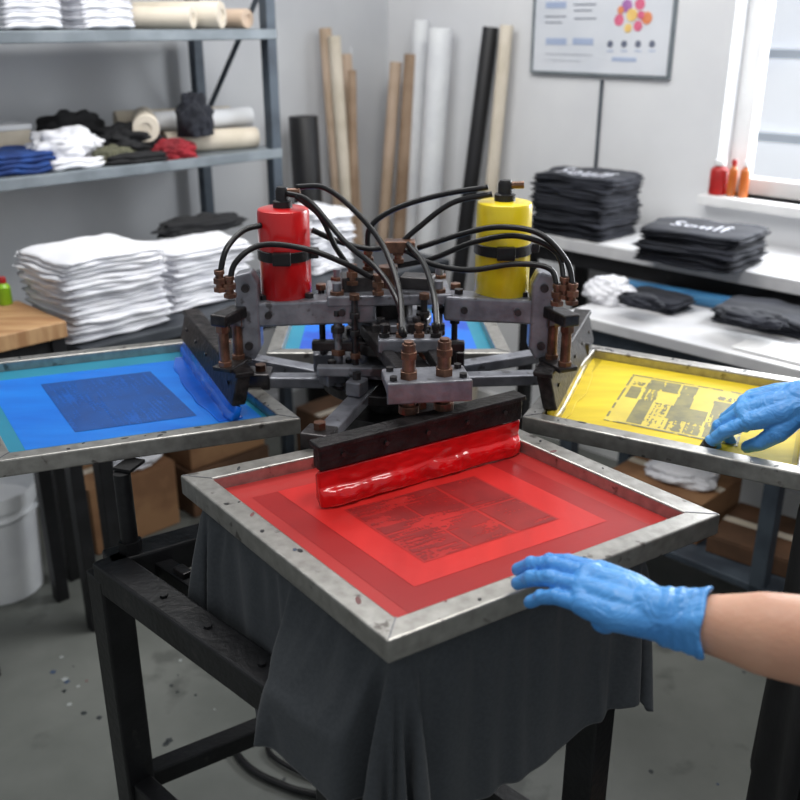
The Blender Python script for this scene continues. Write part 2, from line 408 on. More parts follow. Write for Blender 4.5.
def inkm(nm, c, c2, st=(1, 1, 1), rough=.30, spec=.5): return mat(nm, c, c2, 7, rough, bump=.06, bscale=45, lo=.3, hi=.7, detail=7, stretch=st, spec=spec)
mr = [inkm('red_mesh_0', (188, 54, 52), (174, 44, 43)), inkm('red_mesh_1', (168, 34, 35), (156, 30, 31)), inkm('red_mesh_2', (214, 46, 43), (194, 38, 37), (3.2, .7, 1))]
red, QR = screen('square aluminium screen flooded with red ink at the front', redQ, ZT, mr[0],
    [('ink_border', .13, .87, .16, .89, mr[1]), ('ink_film', .205, .80, .16, .80, mr[2])], sten=(.29, .71, .36, .72, 120, 84, keep_red, 'sten_rp', 'sten_r'), spots=('ink_d', 'splat_b', 'ink_k', 'splat_r', 'ink_d'))
ax = Vector((-.935, -.355, 0)); bluQ = [P(195, 337, ZT), P(195, 337, ZT) + ax * .465, P(301, 418, ZT) + ax * .465, P(301, 418, ZT)]
mbl = [inkm('blue_mesh_0', (42, 136, 162), (34, 124, 154), rough=.4), inkm('blue_mesh_1', (22, 128, 226), (8, 104, 208), (.7, 3.4, 1), rough=.36)]
blue, QB = screen('aluminium screen flooded with blue ink on the left', bluQ, ZT, mbl[0],
    [('ink_film', .16, .86, .08, .88, mbl[1])], h=.028, bw=.028, sten=(.26, .77, .28, .70, 90, 90, keep_blu, 'sten_bp', 'sten_b'), spots=('ink_d', 'splat_b', 'ink_k'))
ay = Vector((.868, -.497, 0)); 
yelQ = [P(522, 416, ZT), P(522, 416, ZT) + ay * .45, P(585, 343, ZT) + ay * .45, P(585, 343, ZT)]
my = [inkm('yellow_mesh_0', (196, 172, 46), (176, 152, 38), rough=.6, spec=.2), inkm('yellow_mesh_1', (228, 202, 50), (200, 174, 38), (.7, 4, 1), rough=.6, spec=.2)]
yel, QY = screen('aluminium screen flooded with yellow ink on the right', yelQ, ZT, my[0],
    [('ink_film', .10, .92, .10, .92, my[1])], h=.028, bw=.028, sten=(.22, .80, .26, .74, 90, 110, keep_yel, 'sten_yp', 'sten_y'), spots=('ink_d', 'ink_k'))
bakQ = [P(512, 353, ZT), P(486, 305, ZT) + Vector((.0, .05, 0)), P(284, 305, ZT) + Vector((.0, .05, 0)), P(266, 353, ZT)]
bak, QK = screen('half hidden screen of bright blue ink behind the central hub', bakQ, ZT, mbl[0],
    [('ink_film', .12, .88, .10, .90, mat('blue_mesh_9', (16, 106, 206), (28, 76, 182), 6, .4, lo=.45, hi=.5))], h=.028, bw=.028)
# ------------------------------------------------------------ the press
pr = thing('printing_press', 'black steel carousel printing press with four arms and a tangle of hoses', 'printing press', (HC.x, HC.y, 0))
for p in (A, B, C, Dd): 
    lg = MB().box((p.x, p.y, ZS / 2 + .01), (.05, .05, ZS - .02), math.radians(-46)).build('leg', 'black', pr, bevel=.004)
    MB().box((p.x, p.y, .006), (.09, .09, .012), math.radians(-46)).build('foot_plate', 'black', lg)
for p, q in ((A, B), (B, C), (C, Dd), (Dd, A)):
    MB().bar(up(p, ZS), up(q, ZS), .05, .05).build('top_rail', 'black', pr, bevel=.004)
    if (p, q) != (B, C): MB().bar(up(p, .335), up(q, .335), .035, .035).build('lower_rail', 'black', pr, bevel=.003)
MB().bar(up(A + bc * .075, ZS - .012), up(B + bc * .075, ZS - .012), .028, .03).build('cross_beam', 'black', pr, bevel=.003)
MB().bar(up(A + bc * .16, ZS - .012), up(B + bc * .16, ZS - .012), .04, .04).build('cross_beam', 'black', pr, bevel=.003)
MB().bar(up((A + Dd) / 2, ZS), up((B + C) / 2, ZS), .05, .05).build('cross_beam', 'black', pr, bevel=.003)
for k in (.15, .3, .45, .6):
    pp = A.lerp(B, k) + bc * .075; MB().box(up(pp, ZS + .006), (.03, .018, .012), math.radians(-46)).build('slide_clip', 'steel', pr, bevel=.002)
for k in (.3, .5, .72):
    pp = A.lerp(B, k); MB().cyl(up(pp, ZS + .024), up(pp, ZS + .029), .006, seg=6).build('bolt', 'black', pr)
MB().bar(up(Dd, ZS), up(HC, ZS) , .06, .06).build('cross_beam', 'black', pr, bevel=.003)
MB().bar(up(C, ZS), up(HC, ZS) , .06, .06).build('cross_beam', 'black', pr, bevel=.003)
b0 = fl(QB(.955, .52, 0)); b0 = Vector((b0.x, b0.y, ZS))
spb = Vector((-.42, 1.29, ZS))
sp = MB(); sp.cyl(spb, up(spb, .916), .013, seg=16).cyl(up(spb, .78), up(spb, .80), .018, seg=6).bar(up(spb, .9195), up(spb + (fl(b0) - fl(spb)) * .6, .9195), .03, .005)
sp.build('support_post', 'black', pr, smooth=True)
# hub
col = MB(); col.cyl(up(HC, ZS - .02), up(HC, 1.10), .042, seg=28).cyl(up(HC, .80), up(HC, .83), .13, seg=36).cyl(up(HC, .86), up(HC, .90), .085, seg=32)
col.build('column', 'steel', pr, smooth=True, bevel=.002)
for (z, r, h, mm) in ((.945, .12, .018, 'steel'), (.985, .10, .014, 'armgrey'), (1.02, .085, .02, 'steel'), (1.06, .075, .014, 'armgrey')):
    hp = MB().cyl(up(HC, z), up(HC, z + h), r, seg=36).build('hub_plate', mm, pr, smooth=True, bevel=.002)
    for k in range(8):
        an = k * math.pi / 4 + z * 7; c = HC + Vector((math.cos(an), math.sin(an), 0)) * (r - .016)
        MB().cyl(up(c, z + h), up(c, z + h + .008), .0065, seg=6).build('bolt', 'steel', hp, bevel=.001)
tp = MB().box((HC.x, HC.y - .02, 1.117), (.21, .11, .018), math.radians(4)).build('top_plate', 'armgrey', pr, bevel=.003)
MB().box((HC.x - .05, HC.y - .03, 1.138), (.06, .045, .026), math.radians(8)).build('valve_block', 'steel', pr, bevel=.003)
MB().box((HC.x + .05, HC.y - .02, 1.136), (.055, .04, .022), math.radians(-14)).build('valve_block', 'steel', pr, bevel=.003)
MB().cyl((HC.x, HC.y - .02, 1.125), (HC.x, HC.y - .02, 1.155), .013, seg=6).cyl((HC.x, HC.y - .02, 1.150), (HC.x, HC.y - .02, 1.163), .018, seg=6).build('centre_nut', 'brass', pr, bevel=.001)
for k, (dx, dy) in enumerate(((-.085, -.065), (.085, -.05), (-.09, .03), (.09, .045), (-.055, -.085), (.06, -.08), (-.115, -.02), (.115, -.015))):
    c = HC + Vector((dx, dy, 0)); rr_ = .0075 if k < 4 else .0055
    rod = MB().cyl(up(c, .96), up(c, 1.145 - .02 * (k > 3)), rr_, seg=14).build('threaded_rod', 'steel' if k > 3 else 'armgrey', pr, smooth=True)
    for z in (.975, 1.02, 1.06, 1.09, 1.122): MB().cyl(up(c, z), up(c, z + .010), rr_ * 1.75, seg=6).build('nut', 'brass' if z in (1.122, 1.02) else 'steel', rod, bevel=.001)
for k, (x0, y0, x1, y1, z) in enumerate(((-.13, -.06, .13, -.065, 1.035), (-.12, -.09, .12, -.095, 1.0))):
    MB().bar(up(HC + Vector((x0, y0, 0)), z), up(HC + Vector((x1, y1, 0)), z), .018, .018).build('cross_bar', 'armgrey' if k else 'steel', pr, bevel=.003)
for k, (an, rr, z, w_, h_) in enumerate(((-2.5, .12, .985, .038, .03), (-.65, .12, .985, .038, .03), (-3.05, .115, .99, .038, .032), (0, .115, .99, .038, .032), (-2.0, .125, .98, .034, .026), (-1.1, .125, .98, .034, .026))):
    c = HC + Vector((math.cos(an), math.sin(an), 0)) * rr
    cb = MB().box(up(c, z), (w_, w_ * .8, h_), an).build('clamp_block', 'armgrey' if k % 2 == 0 else 'steel', pr, bevel=.003)
    MB().cyl(up(c, z + h_ / 2), up(c, z + h_ / 2 + .012), .008, seg=6).build('bolt', 'brass' if k % 2 else 'steel', cb, bevel=.001)
def arm(frm, to, z, wd=.032):
    a = MB().bar(up(frm, z), up(to, z), wd, .02).build('support_arm', 'armgrey', pr, bevel=.003)
    dv = (to - frm).normalized()
    MB().bar(up(to - dv * .03, z + .004), up(to + dv * .012, z + .004), wd * 1.5, .03).build('clamp', 'steel', a, bevel=.003)
    cc = to - dv * .012
    MB().cyl(up(cc, z + .018), up(cc, z + .03), .010, seg=6).build('bolt', 'brass', a)
arm(HC + Vector((-.05, -.02, 0)), fl(QB(.62, 0, 0)), .955)
arm(HC + Vector((-.07, -.01, 0)), fl(QB(.3, 0, 0)), .955)
arm(HC + Vector((.06, -.02, 0)), fl(QY(.45, 0, 0)), .955)
arm(HC + Vector((.07, .02, 0)), fl(QY(.85, 0, 0)), .955)
arm(HC + Vector((-.03, -.05, 0)), fl(QR(.42, 0, 0)), .955)
arm(HC + Vector((.03, -.06, 0)), fl(QR(.78, 0, 0)), .955)
arm(HC + Vector((-.03, .05, 0)), fl(QK(.55, 0, 0)), .955)
def boxarm(p, q, w, h):
    a = MB().bar(p, q, w, h).build('head_arm', 'armgrey', pr, bevel=.004)
    for t in (.15, .5, .82):
        c = Vector(p).lerp(Vector(q), t) + Z * (h / 2); MB().cyl(c, c + Z * .008, .008, seg=6).build('bolt', 'steel', a)
    for t in (.2, .75):
        c = Vector(p).lerp(Vector(q), t) + Vector((0, -w / 2, 0)); MB().cyl(c, c + Vector((0, -.005, 0)), .006, seg=12).build('bolt', 'steel', a)
    return a
boxarm(D(244, 312, 1.55), D(376, 307, 1.55), .05, .042)
boxarm(D(444, 305, 1.55), D(540, 309, 1.55), .05, .042)
for (u, sgn) in ((249, -1), (541, 1)):
    c = D(u, 314, 1.54); pl = MB(); 
    hp = [(-.018, .070), (.010, .077), (.020, .055), (.020, -.055), (.008, -.077), (-.020, -.068)]
    bmv = []
    for yy in (-.018, .018): bmv.append([pl.bm.verts.new(c + Vector((-sgn * x, yy, z))) for x, z in hp])
    pl.bm.faces.new(bmv[0]); pl.bm.faces.new(bmv[1][::-1])
    for i in range(6): pl.bm.faces.new((bmv[0][i], bmv[1][i], bmv[1][(i + 1) % 6], bmv[0][(i + 1) % 6]))
    e = pl.build('end_plate', 'armgrey', pr, bevel=.004)
    for z in (.05, -.05): MB().cyl(c + Vector((0, -.018, z)), c + Vector((0, -.024, z)), .007, seg=12).build('bolt', 'steel', e)
def canister(u, base_v, y, r, h, m):
    b = D(u, base_v, y)
    can = MB().lathe(b, [(r * .94, 0), (r, .004), (r, h - .006), (r * .97, h - .001), (r * .92, h), (r * .42, h + .002)], 40).build('canister', m, pr, smooth=True)
    MB().lathe(b + Z * (h * .46), [(r + .001, 0), (r + .0028, .001), (r + .0028, .017), (r + .001, .018)], 40).build('strap', 'black', can, smooth=True)
    MB().box(b + Vector((-.0, -r - .004, h * .46 + .009)), (.03, .012, .022)).build('strap_buckle', 'black', can, bevel=.002)
    MB().box(b + Vector((r + .004, 0, h * .46 + .009)), (.02, .02, .016)).build('strap_clip', 'black', can, bevel=.002)
    MB().lathe(b + Z * (h + .001), [(r * .38, 0), (r * .38, .011), (r * .26, .013), (r * .26, .028), (r * .2, .034)], 20).build('cap', 'black', can, smooth=True)
    MB().cyl(b + Vector((-.006, 0, h + .026)), b + Vector((.03, -.004, h + .028)), .006, seg=8).build('elbow_fitting', 'brass', can, smooth=True)
    return b
cr_ = canister(287, 299, 1.575, .043, .155, 'redcan')
cy_ = canister(501, 294, 1.575, .046, .157, 'yelcan')
MB().cyl(cr_ - Z * .012, cr_, .046, seg=24).build('canister_seat', 'steel', pr)
MB().cyl(cy_ - Z * .012, cy_, .049, seg=24).build('canister_seat', 'steel', pr)
hoses = [
 [(296, 187, 1.575), (325, 188, 1.57), (356, 212, 1.54), (383, 246, 1.49), (399, 290, 1.40), (402, 334, 1.31)],
 [(286, 193, 1.57), (310, 202, 1.55), (345, 242, 1.52), (378, 270, 1.47), (398, 302, 1.38), (404, 336, 1.32)],
 [(488, 187, 1.575), (440, 195, 1.59), (395, 209, 1.6), (370, 228, 1.6), (368, 256, 1.6)],
 [(492, 194, 1.57), (452, 203, 1.58), (418, 228, 1.58), (396, 248, 1.58)],
 [(229, 286, 1.47), (236, 262, 1.48), (262, 245, 1.50), (306, 249, 1.50), (346, 264, 1.51), (372, 278, 1.52)],
 [(219, 280, 1.47), (226, 250, 1.49), (243, 231, 1.53), (262, 225, 1.55)],
 [(408, 244, 1.55), (424, 264, 1.48), (434, 296, 1.38), (437, 328, 1.31)],
 [(565, 285, 1.47), (556, 252, 1.50), (518, 236, 1.51), (474, 242, 1.54), (434, 258, 1.56), (398, 266, 1.57)],
 [(573, 290, 1.46), (567, 262, 1.48), (540, 234, 1.50), (500, 227, 1.51), (462, 234, 1.54), (418, 248, 1.56)],
 [(558, 292, 1.47), (550, 269, 1.49), (516, 264, 1.50), (470, 270, 1.51), (432, 264, 1.53), (405, 250, 1.55)],
 [(312, 230, 1.56), (340, 242, 1.57), (372, 249, 1.57), (400, 243, 1.57)],
 [(296, 196, 1.56), (320, 216, 1.55), (336, 248, 1.55), (352, 270, 1.55)],
]
for h in hoses: MB().tube([D(*p) for p in h], .0047, 10, 8).build('hose', 'rubber', pr, smooth='all')
def fitting(u, v, y, ln=.035, r=.0088):
    c = D(u, v, y); fm = MB().cyl(c, c - Z * ln, r * .75, seg=12).cyl(c - Z * ln * .35, c - Z * ln * .62, r * 1.2, seg=6).cyl(c - Z * ln * .8, c - Z * ln, r * 1.25, seg=6).cyl(c, c - Z * ln * .2, r * .95, seg=12)
    fm.build('hose_fitting', 'brass', pr, bevel=.0008)
for q in ((229, 276, 1.47), (219, 270, 1.47), (565, 277, 1.47), (573, 283, 1.46), (558, 284, 1.47), (368, 250, 1.6), (398, 242, 1.57), (352, 264, 1.55), (378, 274, 1.52)): fitting(*q)
MB().box(D(400, 246, 1.57), (.05, .03, .02)).build('manifold', 'brass', pr, bevel=.002)
# squeegee heads
def squeegee(p, q, hz0, hz1, thick, inkm_, bead, tilt=0., hm='blackpaint'):
    p, q = Vector(p), Vector(q); d = (q - p).normalized(); n = d.cross(Z); zb = p.z
    def at(c, z, x): return up(c, z) + n * (x - tilt * (z - zb))
    def plate(z0, z1, th, ext=0):
        a, b = p - d * ext, q + d * ext
        return MB().hexa([at(a, z0, -th / 2), at(b, z0, -th / 2), at(b, z0, th / 2), at(a, z0, th / 2)], [at(a, z1, -th / 2), at(b, z1, -th / 2), at(b, z1, th / 2), at(a, z1, th / 2)])
    hold = plate(hz0, hz1, thick).build('squeegee_holder', hm, pr, bevel=.003)
    plate(hz1 - .007, hz1 + .001, thick + .008, .003).build('holder_flange', hm, hold, bevel=.002)
    for k in range(5):
        c = p.lerp(q, .1 + .2 * k); zc = (hz0 + hz1) / 2
        for sg in (-1, 1): MB().cyl(at(c, zc, sg * thick * .5), at(c, zc, sg * (thick * .5 + .003)), .0035, seg=6).build('bolt', 'steel', hold)
    mb = MB(); nl = 280; NP = 36; rows = []
    ht = hz0 - zb
    for i in range(nl + 1):
        t = i / nl; c = p + (q - p) * t; row = []
        e = min(1, min(t, 1 - t) * 18) ** .5
        for k in range(NP + 1):
            w_ = k / NP; zz = ht * (1 - w_)
            lw = .79 + .06 * N(t * 6, 3, 1)
            wd_ = .28 + .06 * N(t * 7, 5, 6)
            y_ = (w_ - lw) / wd_
            lump = math.sqrt(max(0, 1 - y_ * y_)) if abs(y_) < 1 else 0
            damp = 1 - .75 * sstep((w_ - .88) / .12)
            amp = .9 + (.36 * N(t * 7, 1, bead * 300) + .30 * N(t * 15, w_ * 2.0, 4) + .12 * N(t * 32, w_ * 5, 14)) * damp
            film = .0024 * N(t * 8, w_ * 3, 8) + .0012 * N(t * 20, w_ * 6, 18)
            x = thick * .34 + .002 + bead * lump * max(.2, amp) + film * (bead / .013) * damp
            row.append(mb.bm.verts.new(at(c, zb + max(0.0, zz) + (.0005 if k == NP else 0), x * (.5 + .5 * e))))
        row.append(mb.bm.verts.new(at(c, zb, -thick * .36))); row.append(mb.bm.verts.new(at(c, zb + ht, -thick * .34)))
        rows.append(row)
    W_ = len(rows[0])
    for a, b in zip(rows, rows[1:]):
        for k in range(W_): mb.bm.faces.new((a[k], a[(k + 1) % W_], b[(k + 1) % W_], b[k]))
    mb.bm.faces.new(rows[0]); mb.bm.faces.new(rows[-1][::-1])
    bo = mb.build('inked_blade', inkm_, hold, smooth='all')
    sm_ = bo.modifiers.new('soft', 'SMOOTH'); sm_.iterations = 3
    return p, q, d, n
ZM = ZT - .03 + .011
p0, q0, dR, nRq = squeegee(P(318, 506, ZM), P(516, 450, ZM), ZM + .055, ZM + .094, .022, 'redink', .012)
zbl = ZT - .028 + .011
squeegee(P(184, 350, zbl), P(236, 421, zbl), zbl + .026, zbl + .082, .024, 'bluink', .005, .25, 'wornblack')
squeegee(P(552, 421, zbl), P(590, 350, zbl), zbl + .018, zbl + .082, .024, 'yelink', .003, .25, 'wornblack')
def spread(p, q, w_, m, parent, nm):
    p, q = Vector(p), Vector(q); d = (q - p).normalized(); n = d.cross(Z); L_ = (q - p).length; pts = []
    for k in range(31):
        t = k / 30; pts.append(p + d * (L_ * t) + n * (w_ * (.55 + .45 * math.sin(math.pi * t)) + .008 * N(t * 6, 2, w_ * 90)))
    for k in range(31):
        t = 1 - k / 30; pts.append(p + d * (L_ * t) - n * .012)
    return MB().prism([(a.x, a.y) for a in pts], p.z - .0005, p.z + .0012).build(nm, m, parent, bevel=.0008)
spread(P(190, 356, zbl), P(236, 419, zbl), .050, 'bluink', blue, 'wet_ink')
spread(P(552, 419, zbl), P(585, 357, zbl), .034, my[1], yel, 'wet_ink')
mid = p0.lerp(q0, .52)
rzR = math.atan2(dR.y, dR.x)
zh = ZM + .094
fbk = Vector((mid.x - .002, mid.y + .03, zh + .044))
rot = Matrix.Rotation(rzR * .25, 3, 'Z')
m_ = MB().box(fbk, (.122, .064, .018), rzR * .25).build('front_bracket', 'armgrey', pr, bevel=.003)
MB().box(fbk + rot @ Vector((0, -.033, -.006)), (.122, .006, .032), rzR * .25).build('bracket_face', 'alu2', m_, bevel=.002)
for (x, y) in ((-.027, -.012), (.025, -.006)):
    b = fbk + rot @ Vector((x, y, 0))
    MB().cyl(b + Z * .008, b + Z * .060, .0098, seg=18).cyl(b + Z * .008, b + Z * .020, .0135, seg=6).cyl(b + Z * .038, b + Z * .049, .0128, seg=6).cyl(b + Z * .055, b + Z * .064, .0075, seg=12).build('brown_cylinder', 'brass', pr, bevel=.001)
    MB().cyl(b - Z * .008, up(b, zh), .0108, seg=18).cyl(b - Z * .008, b - Z * .021, .0138, seg=6).cyl(up(b, zh + .012), up(b, zh), .015, seg=18).build('brown_cylinder', 'brass', pr, bevel=.001)
for (x, y) in ((-.05, -.02), (.05, -.02), (-.05, .02), (.05, .02)):
    b = fbk + rot @ Vector((x, y, .009)); MB().cyl(b, b + Z * .006, .006, seg=6).build('bolt', 'steel', m_)
MB().bar(fbk + Vector((-.03, .02, -.004)), up(HC + Vector((-.045, -.03, 0)), 1.06), .018, .022).build('head_arm', 'steel', pr, bevel=.003)
MB().bar(fbk + Vector((.03, .02, -.004)), up(HC + Vector((.045, -.03, 0)), 1.06), .018, .022).build('head_arm', 'steel', pr, bevel=.003)
MB().bar(fbk + Vector((0, .03, -.02)), up(HC + Vector((0, -.03, 0)), 1.02), .05, .026).build('head_arm', 'steel', pr, bevel=.003)
cb_ = (fbk + Vector((0, .02, 0))).lerp(up(HC, 1.06), .38)
MB().box(cb_ + Z * .014, (.10, .03, .022), .05).build('cross_block', 'armgrey', pr, bevel=.003)
for dx in (-.04, -.014, .014, .04):
    c = cb_ + Vector((dx, 0, .025)); MB().cyl(c, c + Z * .022, .0052, seg=12).cyl(c, c + Z * .007, .0095, seg=6).cyl(c + Z * .014, c + Z * .021, .008, seg=6).build('small_fitting', 'brass' if abs(dx) < .02 else 'steel', pr, bevel=.0008)
for t_, dx in ((.68, -.03), (.7, .03)):
    c = (fbk + Vector((0, .02, .008))).lerp(up(HC, 1.075), t_) + Vector((dx, 0, .002))
    MB().box(c, (.03, .024, .016), .1).cyl(c + Z * .008, c + Z * .017, .008, seg=6).build('clamp_plate', 'steel', pr, bevel=.002)
for (u, v, y, rz, sx) in ((229, 316, 1.50, 1.15, 1), (561, 316, 1.50, -1.15, -1)):
    c = D(u, v, y)
    mm = MB().box(c, (.066, .03, .02), rz).build('mount_block', 'steel', pr, bevel=.003)
    rt = Matrix.Rotation(rz, 3, 'Z')
    for x in (-.02, .02):
        b = c + rt @ Vector((x, 0, 0)); ft = up(b, zbl + .080)
        MB().cyl(b - Z * .009, ft, .0085, seg=14).cyl(b - Z * .009, b - Z * .022, .0118, seg=6).cyl(up(b, zbl + .094), ft, .0118, seg=6).build('brown_cylinder', 'brass', mm, bevel=.001)
    c2 = D(246 if u < 400 else 546, 324, 1.55); MB().bar(c, c2, .024, .024).build('head_link', 'armgrey', pr, bevel=.003)
    MB().box(up(c, zbl + .082), (.066, .036, .008), rz).build('foot_clamp', 'steel', mm, bevel=.002)
plt = thing('platen', 'flat printing board under the red screen', 'platen', (cpt.x, cpt.y, .80))
MB().prism([(p.x, p.y) for p in pq], .885, .903).build('board', 'alu2', plt, bevel=.004)
MB().cyl(up(cpt, ZS + .026), up(cpt, .885), .03).build('pedestal', 'steel', plt)
# ------------------------------------------------------------ folded shirts
def folded(w, d, h, seed, m):
    """one t-shirt folded in three: soft rounded slab whose front edge shows two rolled layers"""
    mb = MB(); nx, ny = 34, 26
    lays = ((0, .56, 1.0), (.44, 1.0, .97))
    for ly, (z0, z1, sc) in enumerate(lays):
        g = [[], []]
        dx = noise.noise(Vector((seed, ly * 3, 1))) * .012; dy = noise.noise(Vector((seed, ly * 3, 7))) * .012
        for side in (0, 1):
            for i in range(nx + 1):
                r = []
                for j in range(ny + 1):
                    x = i / nx * 2 - 1; y = j / ny * 2 - 1
                    x = math.sin(x * math.pi / 2); y = math.sin(y * math.pi / 2)
                    e = min(1, (abs(x) ** 9 + abs(y) ** 9)); prof = math.sqrt(max(0, 1 - e * e))
                    cx = max(0, abs(x) - .86) / .14; cy = max(0, abs(y) - .86) / .14
                    cr = math.hypot(cx, cy); k = 1 - .035 * max(0, cr - 1) * 2
                    jx = 1 + noise.noise(Vector((y * 2.6, seed, ly))) * .06; jy = 1 + noise.noise(Vector((x * 2.6, seed + 5, ly))) * .07
                    zc = h * (z0 + z1) / 2 + noise.noise(Vector((x * 1.3, y * 1.3, seed))) * h * .34 * (.4 + .6 * max(abs(x), abs(y)))
                    wr = noise.noise(Vector((x * 4, y * 3, seed + 3 * ly))) * h * .10
                    z = zc + (h * (z1 - z0) * .5 * prof) * (1 if side else -1) + wr * prof
                    r.append(mb.bm.verts.new((x * w / 2 * jx * k * sc + dx, y * d / 2 * jy * k * sc + dy, z)))
                g[side].append(r)
        for side in (0, 1):
            for i in range(nx):
                for j in range(ny):
                    v = g[side]; mb.bm.faces.new((v[i][j], v[i + 1][j], v[i + 1][j + 1], v[i][j + 1]))
    bmesh.ops.remove_doubles(mb.bm, verts=mb.bm.verts, dist=.0003)
    return mb.build('folded_shirt', m, None, smooth='all', world=False)
wproto = [folded(.30, .26, .026, i * 3.3, 'whitecloth') for i in range(5)]
kproto = [folded(.31, .26, .024, i * 2.3 + 20, 'blackcloth') for i in range(5)]
used = set()
def stack(protos, base, n, rz, h, labeler, group, sc=(1, 1, 1), jit=.006):
    out = []
    for i in range(n):
        pr_ = protos[i % len(protos)]
        if pr_.name in used: o = pr_.copy(); COL.objects.link(o)
        else: o = pr_; used.add(pr_.name)
        o.location = base + Vector((random.uniform(-jit, jit), random.uniform(-jit, jit), i * h + .001))
        o.rotation_euler = (0, 0, rz + random.uniform(-.06, .06) + (math.pi if random.random() > .5 else 0)); o.scale = (sc[0] * random.uniform(.95, 1.04), sc[1] * random.uniform(.94, 1.04), sc[2])
        tag(o, labeler(i, n), 'shirt', group); out.append(o)
    return out
def lab(desc):
    def f(i, n):
        if i == n - 1: return desc + ', topmost'
        if i == 0: return desc + ', lowest'
        return desc + ', between top and bottom'
    return f
ZL = .80
r45 = math.radians(45)
b1 = P(124, 336, ZL) - nL * .13
stack(wproto, b1, 9, r45, .0232, lab('white folded shirt in the tall left pile'), 'white shirts in the tall left pile')
b2 = P(216, 304, ZL) - nL * .10
stack(wproto, b2, 7, r45, .0235, lab('white folded shirt in the second pile from the left'), 'white shirts in the second pile', (.92, .85, 1))
b3 = L(.93, .62, ZL)
stack(wproto, b3, 8, r45, .0235, lab('white folded shirt in the far pile behind the canister'), 'white shirts in the far pile', (.6, .7, 1))
ZR1, ZR2 = .80, .90
t1 = stack(kproto, up(RW(582, 248, .27), ZR2), 9, -r45, .0212, lab('black folded shirt in the tall back pile'), 'black shirts in the tall pile', (.93, .92, 1))
t2 = stack(kproto, P(676, 269, ZR2) - nR * .125, 5, -r45, .0200, lab('black folded shirt in the low pile under the window'), 'black shirts in the low pile', (.98, .92, 1))
from mathutils.bvhtree import BVHTree
def text_on(o, body, size, loc, rz, h, ys=1.5):
    cu = bpy.data.curves.new('t', 'FONT'); cu.body = body; cu.size = size; cu.extrude = .0006; cu.align_x = 'CENTER'; cu.align_y = 'CENTER'; cu.offset = 0; cu.space_character = 1.12
    to = bpy.data.objects.new('t', cu); COL.objects.link(to); bpy.context.view_layer.update()
    me = bpy.data.meshes.new_from_object(to.evaluated_get(bpy.context.evaluated_depsgraph_get()))
    bpy.data.objects.remove(to); me.materials.append(M['textwhite'])
    src = o.data; bt_ = BVHTree.FromPolygons([v.co for v in src.vertices], [p.vertices[:] for p in src.polygons])
    ca, sa = math.cos(rz), math.sin(rz)
    for v in me.vertices:
        x, y = v.co.x, v.co.y * ys; x, y = x * ca - y * sa + loc[0], x * sa + y * ca + loc[1]
        hit_ = bt_.ray_cast(Vector((x, y, .2)), Vector((0, 0, -1)))[0]
        v.co = Vector((x, y, (hit_.z if hit_ else h) + .0012 + (v.co.z)))
    t = bpy.data.objects.new('printed_lettering', me); COL.objects.link(t); t.parent = o
    return t
for o, sz, yy, ys in ((t1[-1], .085, -.03, 2.1), (t2[-1], .075, -.03, 1.5)):
    o.rotation_euler = (0, 0, -r45 + .12); text_on(o, 'Soulf', sz, (0, yy), 0, .0295, ys)
tag(t1[-1], 'black folded shirt with white lettering, topmost of the tall pile', 'shirt', 'black shirts in the tall pile')
tag(t2[-1], 'black folded shirt with white lettering, topmost of the low pile under the window', 'shirt', 'black shirts in the low pile')
stack(kproto, P(757, 332, ZR1) - nR * .09, 2, -r45 + .1, .021, lab('dark folded shirt at the front of the right table'), 'dark shirts at the table front', (.8, .75, .9), .02)
stack(kproto, P(650, 310, ZR1) - nR * .04, 2, -r45 - .1, .018, lab('dark folded shirt lying below the low black pile'), 'dark shirts behind the white cloth', (.6, .42, .8), .02)
# ------------------------------------------------------------ crumpled cloths
def crumple(name, c, size, seed, m, label, rz=0, cat='cloth', group=None, amp=.35):
    mb = MB(); bmesh.ops.create_icosphere(mb.bm, subdivisions=5, radius=1)
    for v in mb.bm.verts:
        n = v.co.normalized(); q = n * 1.3 + Vector((seed, seed * 2, 0))
        r = 1 + (abs(noise.noise(q)) * 1.2 - .3) * amp + (abs(noise.noise(q * 2.3)) - .2) * amp * .7 + noise.noise(q * 5) * amp * .10
        v.co = n * r
        v.co.z = max(v.co.z, -.55) + .55
        v.co = Vector((v.co.x * size[0] / 2, v.co.y * size[1] / 2, v.co.z * size[2] / 1.55))
    o = mb.build(name, m, None, smooth='all', world=False); o.location = c; o.rotation_euler = (0, 0, rz)
    return tag(o, label, cat, group)
crumple('crumpled_rag', P(600, 304, ZR1) - nR * .04, (.15, .11, .075), 3, 'whitecloth', 'crumpled white rag beside the yellow canister on the right table', -r45)
crumple('crumpled_cloth', P(640, 306, ZR1 + .035), (.14, .07, .035), 9, 'blackcloth', 'crumpled black cloth on the small dark folded shirts', -r45)
crumple('crumpled_cloth', P(750, 322, ZR1 + .045), (.18, .10, .03), 43, 'blackcloth', 'rumpled dark garment on the folded shirts at the table front', -r45)
